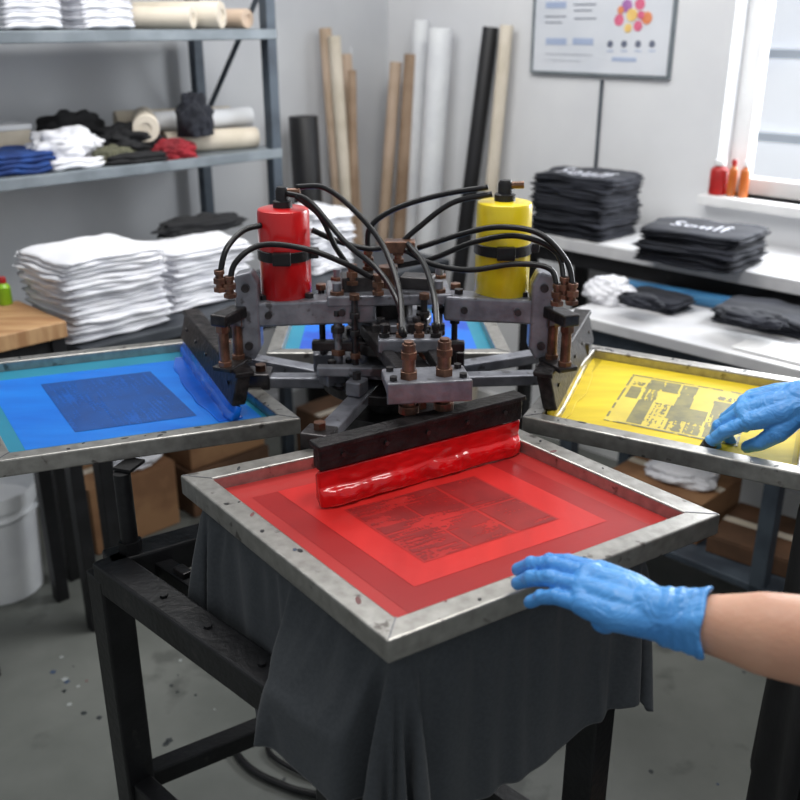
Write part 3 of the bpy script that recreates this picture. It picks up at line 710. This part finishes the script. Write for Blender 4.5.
# ------------------------------------------------------------ tables
def table(name, label, fn, a0, a1, d0, d1, z, topm, legm, th=.03, shelf=None):
    c = fn((a0 + a1) / 2, (d0 + d1) / 2, 0); t = thing(name, label, 'table', c)
    slab(fn, a0, a1, z - th, z, d0, d1, MB()).build('table_top', topm, t, bevel=.003)
    for a in (a0 + .03, a1 - .03):
        for d in (d0 + .03, d1 - .03): slab(fn, a - .02, a + .02, 0, z - th, d - .02, d + .02, MB()).build('leg', legm, t, bevel=.002)
    for d in (d0 + .03, d1 - .03): slab(fn, a0 + .03, a1 - .03, z - th - .05, z - th, d - .012, d + .012, MB()).build('apron_rail', legm, t)
    if shelf:
        slab(fn, a0 + .01, a1 - .01, shelf - .02, shelf, d0 + .01, d1 - .01, MB()).build('lower_shelf', legm, t, bevel=.002)
        slab(fn, a0 + .62, a0 + .66, 0, z - th, d1 - .05, d1 - .01, MB()).build('leg', legm, t, bevel=.002)
    return t
table('work_table', 'long dark table carrying the piles of white shirts', L, .55, 1.89, .52, .86, ZL, 'darktop', 'black')
table('work_table', 'pale low worktop in front of the window', R, 1.50, 2.9, .40, .79, ZR1, 'tabletop', 'post', shelf=.2)
table('work_table', 'white topped table against the wall under the black shirt piles', R, 1.02, 2.9, .02, .385, ZR2, 'tabletop', 'black', th=.04)
ST = .88
wc = L(2.09, .73); wt = thing('side_table', 'small wooden topped table at the left edge', 'table', (wc.x, wc.y, 0))
MB().bar(up(wc - eL * .17, ST - .02), up(wc + eL * .17, ST - .02), .26, .04).build('table_top', 'wood', wt, bevel=.003)
for sa in (-.14, .15):
    for sd in (-.1, .1): MB().box(up(wc + eL * sa + nL * sd, (ST - .04) / 2), (.035, .035, ST - .04), r45).build('leg', 'black', wt, bevel=.002)
for sd in (-.1, .1): MB().bar(up(wc - eL * .14 + nL * sd, ST - .06), up(wc + eL * .15 + nL * sd, ST - .06), .02, .04).build('apron_rail', 'black', wt)
bp = P(6, 304, ST); bt = thing('bottle', 'small lime green bottle with a red cap on the wooden table', 'bottle', bp)
MB().lathe(bp, [(.016, 0), (.017, .003), (.017, .045), (.008, .055)], 20).build('body', 'green', bt, smooth=True)
MB().lathe(bp + Z * .055, [(.009, 0), (.009, .012), (.006, .016)], 16).build('cap', 'redplastic', bt, smooth=True)
def td(u, v):
    q = P(u, v, ZR1 + .02); return (q - K).dot(eR), (q - K).dot(nR)
(sa0, sd0), (sa1, sd1) = td(622, 284), td(800, 301)
sd0 = max(sd0, .43); sd1 = max(sd1, .43)
vs = MB(); vs.bar(R(sa0, sd0, ZR1 + .018), R(sa1 + .4, sd0 + (sd1 - sd0) * (sa1 + .4 - sa0) / (sa1 - sa0), ZR1 + .018), .05, .034)
tag(vs.build('vinyl_strip', 'bluestrip', None, bevel=.012), 'long blue strip lying along the back of the pale worktop', 'strip')
wp = MB(); wp.bar(R(1.98, .70, ZR1 + .004), R(2.25, .70, ZR1 + .004), .12, .006)
tag(wp.build('paper_sheet', 'white', None, bevel=.001), 'white paper sheet beside the loose dark shirts', 'paper')
# ------------------------------------------------------------ shelf unit
su = thing('shelf_unit', 'grey metal shelf unit against the left wall', 'shelf', L(1.8, .27, 0))
ZU, ZW = 1.525, 1.17
for z in (ZU, ZW, 2.10):
    slab(L, .96, 2.7, z - .03, z, .06, .50, MB()).build('shelf_board', 'shelf', su, bevel=.003)
for (a, d) in ((.98, .48), (.98, .08), (2.66, .48), (2.66, .08)):
    slab(L, a - .018, a + .018, 0, 2.2, d - .018, d + .018, MB()).build('post', 'post', su, bevel=.002)
MB().bar(L(.985, .48, 1.66), L(.985, .08, 1.2), .004, .02).build('brace', 'post', su)
def roll(p, q, r, m, label, group=None, hollow=True, cat='roll'):
    p, q = Vector(p), Vector(q); ax_ = (q - p); l = ax_.length; ri = r * .45 if hollow else r * .8
    o = MB().lathe(p, [(ri, .004), (ri, 0), (r * .96, 0), (r, .003), (r, l - .003), (r * .96, l), (ri, l), (ri, l - .03)], 28, axis=ax_).build('fabric_roll', m, None, smooth=True)
    return tag(o, label, cat, group)
def lay(a0, d0, a1, d1, z, r, m, label): return roll(L(a0, d0, z + r + .001), L(a1, d1, z + r + .001), r, m, label, 'rolls on the shelves')
lay(1.14, .47, 1.36, .12, ZU, .038, 'cream', 'thick cream fabric roll at the middle of the top shelf')
lay(1.04, .46, 1.10, .12, ZU, .028, 'tan', 'thin tan roll at the right end of the top shelf')
lay(1.24, .47, 1.47, .14, ZU, .03, 'cream', 'slim cream roll left of the thick one on the top shelf')
lay(1.01, .43, 1.30, .36, ZW, .032, 'cream', 'cream roll at the front right end of the lower shelf')
lay(1.01, .33, 1.40, .25, ZW, .032, 'tan', 'tan roll behind the cream one on the lower shelf')
lay(1.01, .23, 1.40, .15, ZW, .032, 'cream', 'cream roll at the back right of the lower shelf')
lay(.99, .38, 1.34, .30, ZW + .060, .030, 'whiteroll', 'white roll resting across the front rolls of the lower shelf')
lay(1.00, .28, 1.36, .18, ZW + .062, .028, 'cream', 'pale roll at the back of the lower shelf stack')
roll(L(1.42, .46, ZW + .09), L(1.27, .20, ZW + .09), .038, 'cream', 'cream roll lying over the dark cloth on the lower shelf', 'rolls on the shelves')
lay(1.52, .47, 1.62, .20, ZW, .020, 'olive', 'thin olive roll beside the crumpled white cloth')
tw = folded(.17, .22, .026, 77, 'whitecloth'); used_t = [False]
for ci, (a, dsc) in enumerate(((1.70, 'at the left of the top shelf'), (1.49, 'beside the cream rolls on the top shelf'))):
    for i in range(6):
        o = tw if not used_t[0] else tw.copy()
        if used_t[0]: COL.objects.link(o)
        used_t[0] = True
        o.location = L(a, .34, ZU + .001 + i * .0235); o.rotation_euler = (0, 0, r45 + random.uniform(-.05, .05)); o.name = 'folded_cloth'
        tag(o, 'white folded cloth ' + dsc + (', topmost' if i == 5 else ', between' if i else ', lowest'), 'cloth', 'white cloths ' + dsc)
for (a, d, z, m2, sd_, lb) in ((1.80, .38, 0, 'navy', 61, 'blue folded cloth at the left of the lower shelf, lower one'), (1.79, .37, .026, 'navy', 67, 'blue folded cloth at the left of the lower shelf, upper one'), (1.46, .40, 0, 'darkwear', 63, 'black folded cloth under the heap on the lower shelf'), (1.64, .38, 0, 'whitecloth', 65, 'white folded cloth under the crumpled white one')):
    o = folded(.19, .19, .028, sd_, m2); o.name = 'folded_cloth'; o.location = L(a, d, ZW + z + .001); o.rotation_euler = (0, 0, r45 + random.uniform(-.2, .2)); tag(o, lb, 'cloth')
crumple('crumpled_cloth', L(1.63, .38, ZW + .028), (.20, .15, .075), 5, 'whitecloth', 'crumpled white cloth on the lower shelf', r45)
crumple('crumpled_cloth', L(1.43, .38, ZW + .028), (.21, .16, .075), 7, 'darkwear', 'crumpled black cloth under the cream roll on the lower shelf', r45)
crumple('crumpled_cloth', L(1.24, .44, ZW + .055), (.12, .09, .12), 11, 'blackcloth', 'bunched navy cloth between the rolls on the lower shelf', r45)
crumple('crumpled_cloth', L(1.34, .46, ZW + .0), (.15, .08, .055), 13, 'redcloth', 'dark red cloth at the lower shelf edge below the navy cloth', r45, amp=.5)
crumple('crumpled_cloth', L(1.53, .22, ZW), (.22, .14, .13), 15, 'darkwear', 'black cloth heaped behind the white crumpled cloth', r45)
crumple('crumpled_cloth', L(1.52, .44, ZW), (.14, .07, .05), 19, 'olive', 'small olive cloth in front of the black cloth', r45)
crumple('crumpled_cloth', L(1.95, .40, ZW), (.14, .12, .08), 23, 'whitecloth', 'white cloth at the far left end of the lower shelf', r45)
bx = thing('storage_box', 'pale grey box behind the blue cloth on the lower shelf', 'box', L(1.74, .18, ZW))
MB().box(L(1.74, .18, ZW + .045), (.16, .12, .09), r45).build('body', 'cream', bx, bevel=.004)
MB().box(L(1.74, .18, ZW + .098), (.165, .125, .016), r45).build('lid', 'whiteroll', bx, bevel=.003)
crumple('crumpled_cloth', L(1.32, .56, ZL + .165), (.3, .08, .05), 21, 'darkwear', 'black cloth heaped behind the white shirt piles', r45)
# ------------------------------------------------------------ leaning rolls
def lean(u, v, fn, d_top, d_bot, r, m, label, da=0):
    n = nL if fn is L else nR; d_top = max(d_top, r + .015); top = hit(u, v, n, d_top)
    e = eL if fn is L else eR
    bot = top - n * d_top + n * d_bot + e * da; bot.z = r * .3
    return roll(bot, top, r, m, label, 'rolls leaning in the corner')
lean(303, 116, L, .12, .17, .055, 'blackroll', 'short thick black roll standing left of the corner')
lean(325, 28, L, .06, .16, .024, 'tan', 'tan tube leaning leftmost beside the corner', .02)
lean(334, 36, L, .11, .21, .024, 'cream', 'pale beige tube leaning second from the left', .02)
lean(345, 54, L, .05, .15, .026, 'tan', 'short tan tube leaning third from the left', .0)
lean(352, 70, L, .16, .20, .016, 'brownroll', 'thin brown tube in front of the tan ones', -.04)
lean(396, 62, R, .10, .20, .024, 'tan', 'tan cardboard tube leaning against the right wall', -.06)
lean(411, 54, R, .08, .16, .026, 'brownroll', 'brown cardboard tube leaning beside a tan one', -.05)
lean(421, 20, R, .04, .10, .032, 'whiteroll', 'narrow tall white roll leaning behind the tubes', -.03)
lean(441, 28, R, .08, .15, .046, 'whiteroll', 'tall wide white roll leaning near the corner', -.05)
lean(491, 27, R, .05, .16, .030, 'blackroll', 'tall black roll leaning right of the white rolls', -.11)
lean(507, 25, R, .05, .10, .024, 'cream', 'cream roll leaning right of the black roll', -.08)
MB_c = MB().tube([L(.22, .02, 1.45), L(.24, .04, 1.2), L(.34, .03, 1.05), L(.28, .04, .8), L(.2, .03, .5)], .003, 8)
tag(MB_c.build('wall_cable', 'whiteroll', None, smooth='all'), 'thin pale cable hanging on the wall by the corner', 'cable')
# ------------------------------------------------------------ poster
c0 = RW(533, 71, .008); c1 = RW(668, 77, .008)
def ra(p): return (p - K).dot(eR)
a0, a1 = ra(c0), ra(c1) ; zb = c0.z
zt_ = zb + .47
po = thing('wall_poster', 'pale framed chart with blue blocks and a bright flower on the wall', 'poster', R((a0 + a1) / 2, .0, zb))
slab(R, a0, a1, zb, zt_, .002, .012, MB()).build('sheet', 'paper', po)
fb = MB()
for (x0, x1, z0, z1) in ((a0 - .006, a0 + .002, zb, zt_), (a1 - .002, a1 + .006, zb, zt_), (a0 - .006, a1 + .006, zb - .006, zb + .003), (a0 - .006, a1 + .006, zt_, zt_ + .008)): slab(R, x0, x1, z0, z1, 0, .018, fb)
fb.build('frame', 'shelf', po)
def pz(u, v): q = RW(u, v, .013); return ra(q), q.z
def prect(nm, m, rects):
    for (u0, v0, u1, v1) in rects:
        x0, z1 = pz(u0, v0); x1, z0 = pz(u1, v1); x1 = max(x1, x0 + .001); z0, z1 = min(z0, z1), max(z0, z1); slab(R, x0, x1, z0, z1, .012, .0135, MB()).build(nm, m, po)
prect('blue_block', 'pblue', [(546, 38, 566, 45), (573, 38, 593, 45), (612, 57, 636, 62), (546, 2, 566, 8)])
prect('text_line', 'pdark', [(545, 54, 592, 55), (545, 60, 580, 61), (574, 4, 596, 5), (574, 10, 592, 11), (545, 16, 566, 17), (545, 22, 562, 23), (574, 18, 596, 19)])
for u in (610, 624, 638, 652):
    x, z = pz(u, 44); MB().cyl(R(x, .012, z), R(x, .0135, z), .011, seg=16).build('dark_dot', 'pdark', po)
    x, z = pz(u, 51); slab(R, x - .012, x + .012, z - .002, z + .002, .012, .0135, MB()).build('text_line', 'pblue', po)
for k, (du, dv, r, m_2) in enumerate(((-15, 8, .018, 'pink'), (-7, -6, .02, 'ppur'), (6, -8, .018, 'pink'), (13, 6, .019, 'pora'), (4, 14, .016, 'pink'), (-6, 16, .014, 'pyel'), (-2, 3, .02, 'pyel'), (7, 3, .013, 'pink'), (-13, -2, .012, 'pora'))):
    x, z = pz(634 + du, 12 + dv); MB().cyl(R(x, .012, z), R(x, .0136 + k * .0002, z), r, seg=16).build('flower_petal', m_2, po)
g0 = RW(602, 80, .012); 
tag(MB().bar(up(g0, g0.z), up(g0, .95), .008, .008).build('wall_conduit', 'post', None), 'thin grey conduit running down the wall from the poster', 'conduit')
def bottle(u, r, h, m, cm, label):
    p = RW(u, 192, .0); p.z = WZ0
    t = thing('bottle', label, 'bottle', p, 'bottles on the window sill')
    MB().lathe(p, [(r * .9, 0), (r, .003), (r, h * .66), (r * .85, h * .72), (r * .5, h * .76), (r * .5, h * .8)], 20).build('body', m, t, smooth=True)
    MB().lathe(p + Z * h * .8, [(r * .62, 0), (r * .62, h * .13), (r * .5, h * .15)], 16).build('cap', cm, t, smooth=True)
bottle(717, .028, .115, 'redplastic', 'white', 'stout red squeeze bottle on the window sill')
bottle(731, .014, .12, 'orange', 'redplastic', 'thin orange bottle with red cap on the window sill')
bottle(743, .015, .12, 'orange', 'white', 'thin orange bottle with white cap on the window sill')
# ------------------------------------------------------------ boxes
def carton(c, size, rz, m, label, group=None, tape=True):
    t = thing('cardboard_box', label, 'box', c, group)
    MB().box(Vector(c) + Z * size[2] / 2, size, rz).build('body', m, t, bevel=.003)
    rot = Matrix.Rotation(rz, 3, 'Z')
    for s_ in (-1, 1):
        MB().box(Vector(c) + rot @ Vector((0, s_ * size[1] * .252, 0)) + Z * (size[2] + .002), (size[0], size[1] * .485, .004), rz).build('lid_flap', m, t)
    if tape: MB().box(Vector(c) + Z * (size[2] + .005), (size[0], .03, .001), rz).build('tape', 'cream', t)
carton(L(1.60, .36, .001), (.30, .26, .22), r45, 'card', 'light cardboard box under the left table, nearest the bucket')
carton(L(1.24, .36, .001), (.32, .28, .16), r45, 'darkcard', 'dark cardboard box beneath the blue screen')
carton(L(1.24, .36, .17), (.30, .26, .12), r45, 'card', 'flat cardboard box stacked on the dark one')
carton(L(.80, .60, .001), (.28, .24, .26), r45, 'darkcard', 'cardboard box at the far end under the left table')
carton(R(1.78, .58, .201), (.30, .24, .12), -r45, 'card', 'cardboard box on the lower shelf under the yellow screen')
carton(R(2.08, .58, .201), (.26, .24, .05), -r45 + .1, 'darkcard', 'flat brown box beside the leg of the right table')
carton(R(2.42, .58, .201), (.26, .24, .2), -r45, 'card', 'cardboard box at the right end of the lower shelf')
crumple('crumpled_cloth', R(1.80, .58, .201 + .125), (.2, .16, .05), 33, 'whitecloth', 'white cloth on the cardboard box under the yellow screen', -r45)
crumple('crumpled_cloth', L(1.55, .40, .23), (.2, .16, .05), 37, 'whitecloth', 'white cloth lying on the light cardboard box', r45)
# ------------------------------------------------------------ bucket
bk = P(4, 586, 0) ; bk.z = 0
bu = thing('bucket', 'white plastic bucket on the floor at the left edge', 'bucket', bk)
MB().lathe(bk, [(.0001, .01), (.105, .01), (.108, 0), (.112, .004), (.128, .29), (.134, .292), (.136, .315), (.136, .335), (.130, .335), (.128, .3), (.11, .02), (.0001, .015)], 48).build('body', 'bucket', bu, smooth=True)
MB().lathe(bk, [(.1285, .262), (.135, .264), (.135, .27), (.1285, .272)], 48).build('rim_ring', 'bucket', bu, smooth=True)
# ------------------------------------------------------------ floor spots + cables
for i in range(32):
    u, v = random.choice([(random.uniform(40, 100), random.uniform(640, 720)), (random.uniform(150, 330), random.uniform(660, 795)), (random.uniform(560, 760), random.uniform(640, 795)), (random.uniform(60, 90), random.uniform(655, 690))])
    p = P(u, v, 0); r = random.uniform(.002, .008)
    poly = [(p.x + r * (1 + .25 * math.sin(k * 2.1 + i)) * math.cos(k * math.pi / 8), p.y + r * (1 + .25 * math.cos(k * 1.7 + i)) * math.sin(k * math.pi / 8)) for k in range(16)]
    c = random.random(); m_2 = 'ink_k' if c < .6 else ('splat_w' if c < .8 else 'splat_b' if c < .9 else 'splat_r')
    nm_ = {'ink_k': 'dark grey', 'splat_w': 'pale', 'splat_b': 'blue', 'splat_r': 'dull red'}[m_2]
    o = MB().prism(poly, .0001, .0009).build('paint_splat', m_2, None)
    tag(o, 'small ' + nm_ + ' paint spot dried on the concrete floor', 'paint spot', nm_ + ' paint spots on the floor')
fc = MB().tube([P(420, 690, .01), P(330, 705, .01), P(262, 722, .01), P(234, 742, .01), P(250, 768, .01), P(290, 788, .01), P(335, 800, .01), P(400, 830, .01)], .008, 10)
tag(fc.build('floor_cable', 'rubber', None, smooth='all'), 'thick black cable looping on the floor behind the left leg', 'cable')
fc = MB().tube([P(420, 705, .01), P(340, 716, .01), P(285, 732, .01), P(268, 750, .01), P(300, 772, .01), P(352, 785, .01), P(400, 812, .01)], .006, 10)
tag(fc.build('floor_cable', 'rubber', None, smooth='all'), 'thinner black cable on the floor nearer the draped shirt', 'cable')
# ------------------------------------------------------------ person
def chain(mb, pts, rad, seg=18):
    for i, (p, r) in enumerate(zip(pts, rad)):
        mb.sph(p, r, seg)
        if i and (Vector(p) - Vector(pts[i - 1])).length > 1e-4: mb.cyl(pts[i - 1], p, rad[i - 1], r, seg)
def organic(mb, name, m, parent, vox, it=6, fac=.5):
    o = mb.build(name, m, parent)
    r = o.modifiers.new('remesh', 'REMESH'); r.mode = 'VOXEL'; r.voxel_size = vox; r.use_smooth_shade = True
    s = o.modifiers.new('smooth', 'SMOOTH'); s.iterations = it; s.factor = fac
    return o
per_ = thing('person', 'person in black workwear and blue gloves reaching over the printing screens', 'person', (.84, 1.10, 0))
LWr = P(658, 615, .985); RWr = P(808, 398, 1.030)
LEl = LWr + Vector((.258, -.083, .0)); REl = RWr + Vector((.22, .05, .045))
LS = Vector((.70, .86, 1.26)); RS = Vector((.86, 1.25, 1.31))
bd = MB()
def V3(*a): return Vector(a)
hipc = V3(.83, 1.12, .90)
chain(bd, [hipc + V3(-.03, -.09, 0), V3(.84, 1.02, 1.12), LS + V3(.05, .06, -.02)], [.10, .10, .065])
chain(bd, [hipc + V3(.02, .09, 0), V3(.87, 1.17, 1.12), RS + V3(-.01, -.03, -.03)], [.10, .10, .065])
chain(bd, [hipc, V3(.85, 1.1, 1.12), V3(.80, 1.07, 1.26), V3(.785, 1.085, 1.36), V3(.765, 1.09, 1.42)], [.11, .115, .10, .058, .052])
def forearm(S_, E_, W_):
    dv = (E_ - W_).normalized(); sd_ = dv.cross(Z)
    chain(bd, [S_, E_, E_.lerp(W_, .3), E_.lerp(W_, .62), W_ + dv * .055, W_ + dv * .012], [.055, .048, .048, .042, .031, .024])
    chain(bd, [E_ + Z * .004, E_.lerp(W_, .28) + Z * .008 + sd_ * .006, E_.lerp(W_, .55)], [.042, .046, .038])
forearm(LS, LEl, LWr); forearm(RS, REl, RWr)
hd = V3(.745, 1.095, 1.52)
bd.sph(hd, .088, 24, (1.08, .86, 1.18)); bd.sph(hd + V3(-.03, .008, -.055), .055, 20, (1, .9, 1)); bd.sph(hd + V3(-.098, .028, -.015), .014, 10, (1.1, .8, 1.5))
for s_ in (-1, 1): bd.sph(hd + V3(.0 + .02 * s_, .075 * s_, -.01), .018, 10, (.9, .4, 1.5))
feet = ((-1, V3(.80, 1.0, .09)), (1, V3(.68, 1.26, .09)))
for s_, foot in feet:
    hp_ = hipc + V3(.02 * s_, .085 * s_, -.03); kn = hp_.lerp(foot, .5) + V3(-.04, .01, .02)
    chain(bd, [hp_, kn, kn.lerp(foot, .35), foot], [.085, .058, .055, .04]); chain(bd, [foot, foot + V3(-.13, .03, -.045)], [.04, .03])
body = organic(bd, 'body', 'skin', per_, .006, 5)
for s_ in (-1, 1): MB().sph(hd + V3(-.083 + .004 * s_, .026 + .03 * s_, .008), .009, 12).build('eye', 'white', per_, smooth='all')
MB().bar(hd + V3(-.088, .0, -.052), hd + V3(-.078, .05, -.052), .006, .005).build('lips', 'redcloth', per_)
hr = MB(); hr.sph(hd + V3(.015, 0, .025), .097, 24, (1.0, .92, 1.1)).sph(hd + V3(.07, 0, -.04), .06, 16, (.8, 1, 1.3))
bmesh.ops.bisect_plane(hr.bm, geom=hr.bm.verts[:] + hr.bm.edges[:] + hr.bm.faces[:], plane_co=hd + V3(-.05, 0, .035), plane_no=V3(-.7, 0, -.55), clear_outer=True)
hr.build('hair', 'hair', per_, smooth='all')
st = MB()
chain(st, [hipc + V3(-.03, -.09, 0), V3(.84, 1.02, 1.12), LS + V3(.05, .06, -.02)], [.112, .112, .078])
chain(st, [hipc + V3(.02, .09, 0), V3(.87, 1.17, 1.12), RS + V3(-.01, -.03, -.03)], [.112, .112, .078])
chain(st, [hipc, V3(.85, 1.1, 1.12), V3(.80, 1.08, 1.28), V3(.79, 1.09, 1.34)], [.12, .128, .11, .066])
chain(st, [LS, LS.lerp(LEl, .5)], [.068, .064]); chain(st, [RS, RS.lerp(REl, .5)], [.068, .064])
organic(st, 'shirt', 'darkwear', per_, .009, 4)
tr = MB()
for s_, foot in feet:
    hp_ = hipc + V3(.02 * s_, .085 * s_, -.03); kn = hp_.lerp(foot, .5) + V3(-.04, .01, .02)
    chain(tr, [hp_ + V3(0, 0, .03), kn, foot], [.105, .076, .062])
organic(tr, 'trousers', 'darkwear', per_, .009, 3)
for _, foot in feet:
    foot = fl(foot)
    s_ = MB(); s_.sph(foot + V3(.01, 0, .045), .05, 16, (1, .85, .95)); s_.sph(foot + V3(-.10, .025, .032), .045, 16, (1.5, .95, .75)); s_.box(foot + V3(-.06, .015, .011), (.25, .085, .022), -.22)
    organic(s_, 'shoe', 'black', per_, .006, 3)
ap = MB(); rows = []
Fd = V3(-.96, .28, 0).normalized(); Sd = V3(.28, .96, 0).normalized()
for j in range(41):
    t = j / 40; z = 1.22 - t * .90; row = []
    for i in range(21):
        s_ = i / 20 * 2 - 1; wd = (.12 + .06 * min(1, t * 2.2))
        dep = .135 - .03 * s_ * s_ + .150 * sstep((1.0 - z) / .11) + .010 * math.sin(s_ * 7 + t * 2) * t
        row.append(ap.bm.verts.new(up(V3(.86, 1.12, 0) + Fd * (dep + .01) + Sd * s_ * wd, z)))
    rows.append(row)
for a, b in zip(rows, rows[1:]):
    for i in range(20): ap.bm.faces.new((a[i], a[i + 1], b[i + 1], b[i]))
apo = ap.build('apron', 'darkwear', per_, smooth='all'); sd = apo.modifiers.new('s', 'SOLIDIFY'); sd.thickness = .004
# gloves ---------------------------------------------------------------
wtex = bpy.data.textures.new('glove_wrinkles', 'CLOUDS'); wtex.noise_scale = .017; wtex.noise_depth = 2
def glove(wrist, xdir, zup, side, curls, spreads, thumb, elbow, scale=1, name='glove'):
    """side=+1: thumb on local -Y (left hand, palm down)"""
    x = Vector(xdir).normalized(); z = (Vector(zup) - x * Vector(zup).dot(x)).normalized(); y = z.cross(x)
    y = y * side
    R3 = lambda p: wrist + (x * p[0] + y * p[1] + z * p[2]) * scale
    mb = MB()
    def ch(pts, rad): chain(mb, [R3(p) for p in pts], [r * scale for r in rad], 18)
    mc = [(.084, -.031, .006), (.090, -.010, .011), (.085, .012, .009), (.076, .031, .002)]
    ln = [(.040, .025, .021), (.044, .028, .022), (.041, .026, .022), (.032, .020, .019)]
    rd = [.0098, .0102, .0096, .0086]
    ch([(.0, -.010, 0), (.04, -.024, .003), mc[0]], [.021, .0190, .0135]); ch([(.0, -.004, .002), (.045, -.009, .008), mc[1]], [.022, .0195, .0140])
    ch([(.0, .005, .001), (.045, .011, .006), mc[2]], [.022, .0190, .0135]); ch([(.0, .010, -.002), (.04, .026, -.001), mc[3]], [.020, .0180, .0125])
    ch([(.03, -.02, -.010), (.06, .0, -.010), (.05, .024, -.012)], [.016, .014, .016])
    ch(mc, [.0128, .0133, .0128, .0118])
    tips = []
    for i in range(4):
        p = Vector(mc[i]); yaw = spreads[i]; pit = 0; pts = [p.copy()]
        for k in range(3):
            pit += curls[i][k]
            d = Vector((math.cos(pit) * math.cos(yaw), math.cos(pit) * math.sin(yaw), -math.sin(pit)))
            p = p + d * ln[i][k]; pts.append(p.copy())
        r = rd[i]; ch(pts, [r * 1.14, r * 1.04, r * .97, r * .86]); tips.append(pts)
        for q_ in (pts[1], pts[2]): mb.sph(R3(q_ + Vector((0, 0, r * .10))), r * 1.05 * scale, 14)
    ch(thumb, [.0185, .015, .0118, .0098])
    fd = (Vector(elbow) - wrist).normalized()
    chain(mb, [wrist + x * .012 * scale, wrist + fd * .010, wrist + fd * .024], [.0290 * scale, .0288, .031], 20)
    nseg = 56; o1 = fd.orthogonal().normalized(); o2 = fd.cross(o1); rings = []
    for (r, h) in ((.024, .0), (.0292, .003), (.0312, .008), (.0298, .013), (.0328, .019), (.0316, .025), (.0346, .031), (.0352, .036), (.0376, .040), (.0384, .043), (.0366, .046), (.0330, .044), (.026, .038)):
        rings.append([mb.bm.verts.new(wrist + fd * (h + (.004 * math.sin(k * 2 * math.pi / nseg * 2 + 1) + .0015 * math.sin(k * 2 * math.pi / nseg * 5)) * (h / .05)) + (o1 * math.cos(2 * math.pi * k / nseg) + o2 * math.sin(2 * math.pi * k / nseg)) * (r + .0016 * math.sin(k * 2 * math.pi / nseg * 6 + h * 90) * min(1, h / .03))) for k in range(nseg)])
    for a, b in zip(rings, rings[1:]):
        for k in range(nseg): mb.bm.faces.new((a[k], a[(k + 1) % nseg], b[(k + 1) % nseg], b[k]))
    mb.bm.faces.new(rings[0][::-1]); mb.bm.faces.new(rings[-1])
    g = organic(mb, name, 'glove', per_, .0015, 5, .5)
    dm = g.modifiers.new('wrinkles', 'DISPLACE'); dm.texture = wtex; dm.strength = .0014; dm.mid_level = .5; dm.texture_coords = 'LOCAL'
    return g, [[R3(p) for p in t] for t in tips], R3
xl = P(545, 584, .972) - LWr
gl, tl, RL = glove(LWr, (xl.x, xl.y, .000), (.10, -.16, 1), 1,
    [(.06, .26, .24), (.08, .28, .26), (.10, .30, .26), (.12, .32, .28)], (.03, .01, -.01, -.02),
    [(.02, -.022, -.006), (.050, -.042, -.008), (.080, -.049, -.012), (.102, -.045, -.018)], LEl, .95)
tgt = P(706, 439, .944); xr = tgt - RWr
xd = Vector((xr.x, xr.y, xr.z + .030))
gr_, trr, RRf = glove(RWr, xd, (-.20, -.25, 1), -1,
    [(.20, .34, .24), (.42, .62, .44), (.54, .72, .48), (.62, .78, .5)], (.0, .0, .01, .02),
    [(.02, -.022, -.008), (.050, -.040, -.018), (.078, -.040, -.030), (.098, -.030, -.040)], REl, 1.02)
tip, dip = trr[0][-1], trr[0][-2]
sm2 = MB(); chain(sm2, [tip + (tip - dip).normalized() * .0005, tip.lerp(dip, .75)], [.0104, .0113], 20); sm2.build('inked_fingertip', 'ink_tip', gr_, smooth='all')
# ------------------------------------------------------------ light
wd = bpy.data.worlds.new('w'); scene.world = wd; wd.use_nodes = True
bg = wd.node_tree.nodes['Background']; bg.inputs[0].default_value = (.90, .95, 1, 1); bg.inputs[1].default_value = .37
def area(name, loc, tgt, sx, sy, e, col):
    l = bpy.data.lights.new(name, 'AREA'); l.shape = 'RECTANGLE'; l.size = sx; l.size_y = sy; l.energy = e; l.color = col
    o = bpy.data.objects.new(name, l); COL.objects.link(o); o.location = loc
    o.rotation_euler = (Vector(tgt) - Vector(loc)).to_track_quat('-Z', 'Y').to_euler(); return o
area('ceiling_lamp', (-.2, 2.3, 2.6), (-.2, 3.0, 0.6), 1.8, .6, 34, (1, .99, .97))
area('ceiling_lamp', (.4, 1.0, 2.6), (.2, 1.3, 0), 1.2, .3, 16, (1, .98, .95))
area('window_light', R(2.1, -.3, 1.65), R(1.5, 2.4, .7), 1.1, 1.1, 46, (.94, .97, 1))
# ------------------------------------------------------------ camera
cd = bpy.data.cameras.new('camera'); cam = bpy.data.objects.new('camera', cd); COL.objects.link(cam)
cam.location = (0, 0, CAMZ); cam.rotation_euler = (math.pi / 2 - PITCH, 0, 0); cd.sensor_width = 36; cd.lens = F * 36 / 800; cd.clip_start = .05
cd.dof.use_dof = True; cd.dof.focus_distance = 1.38; cd.dof.aperture_fstop = 4.2
scene.camera = cam
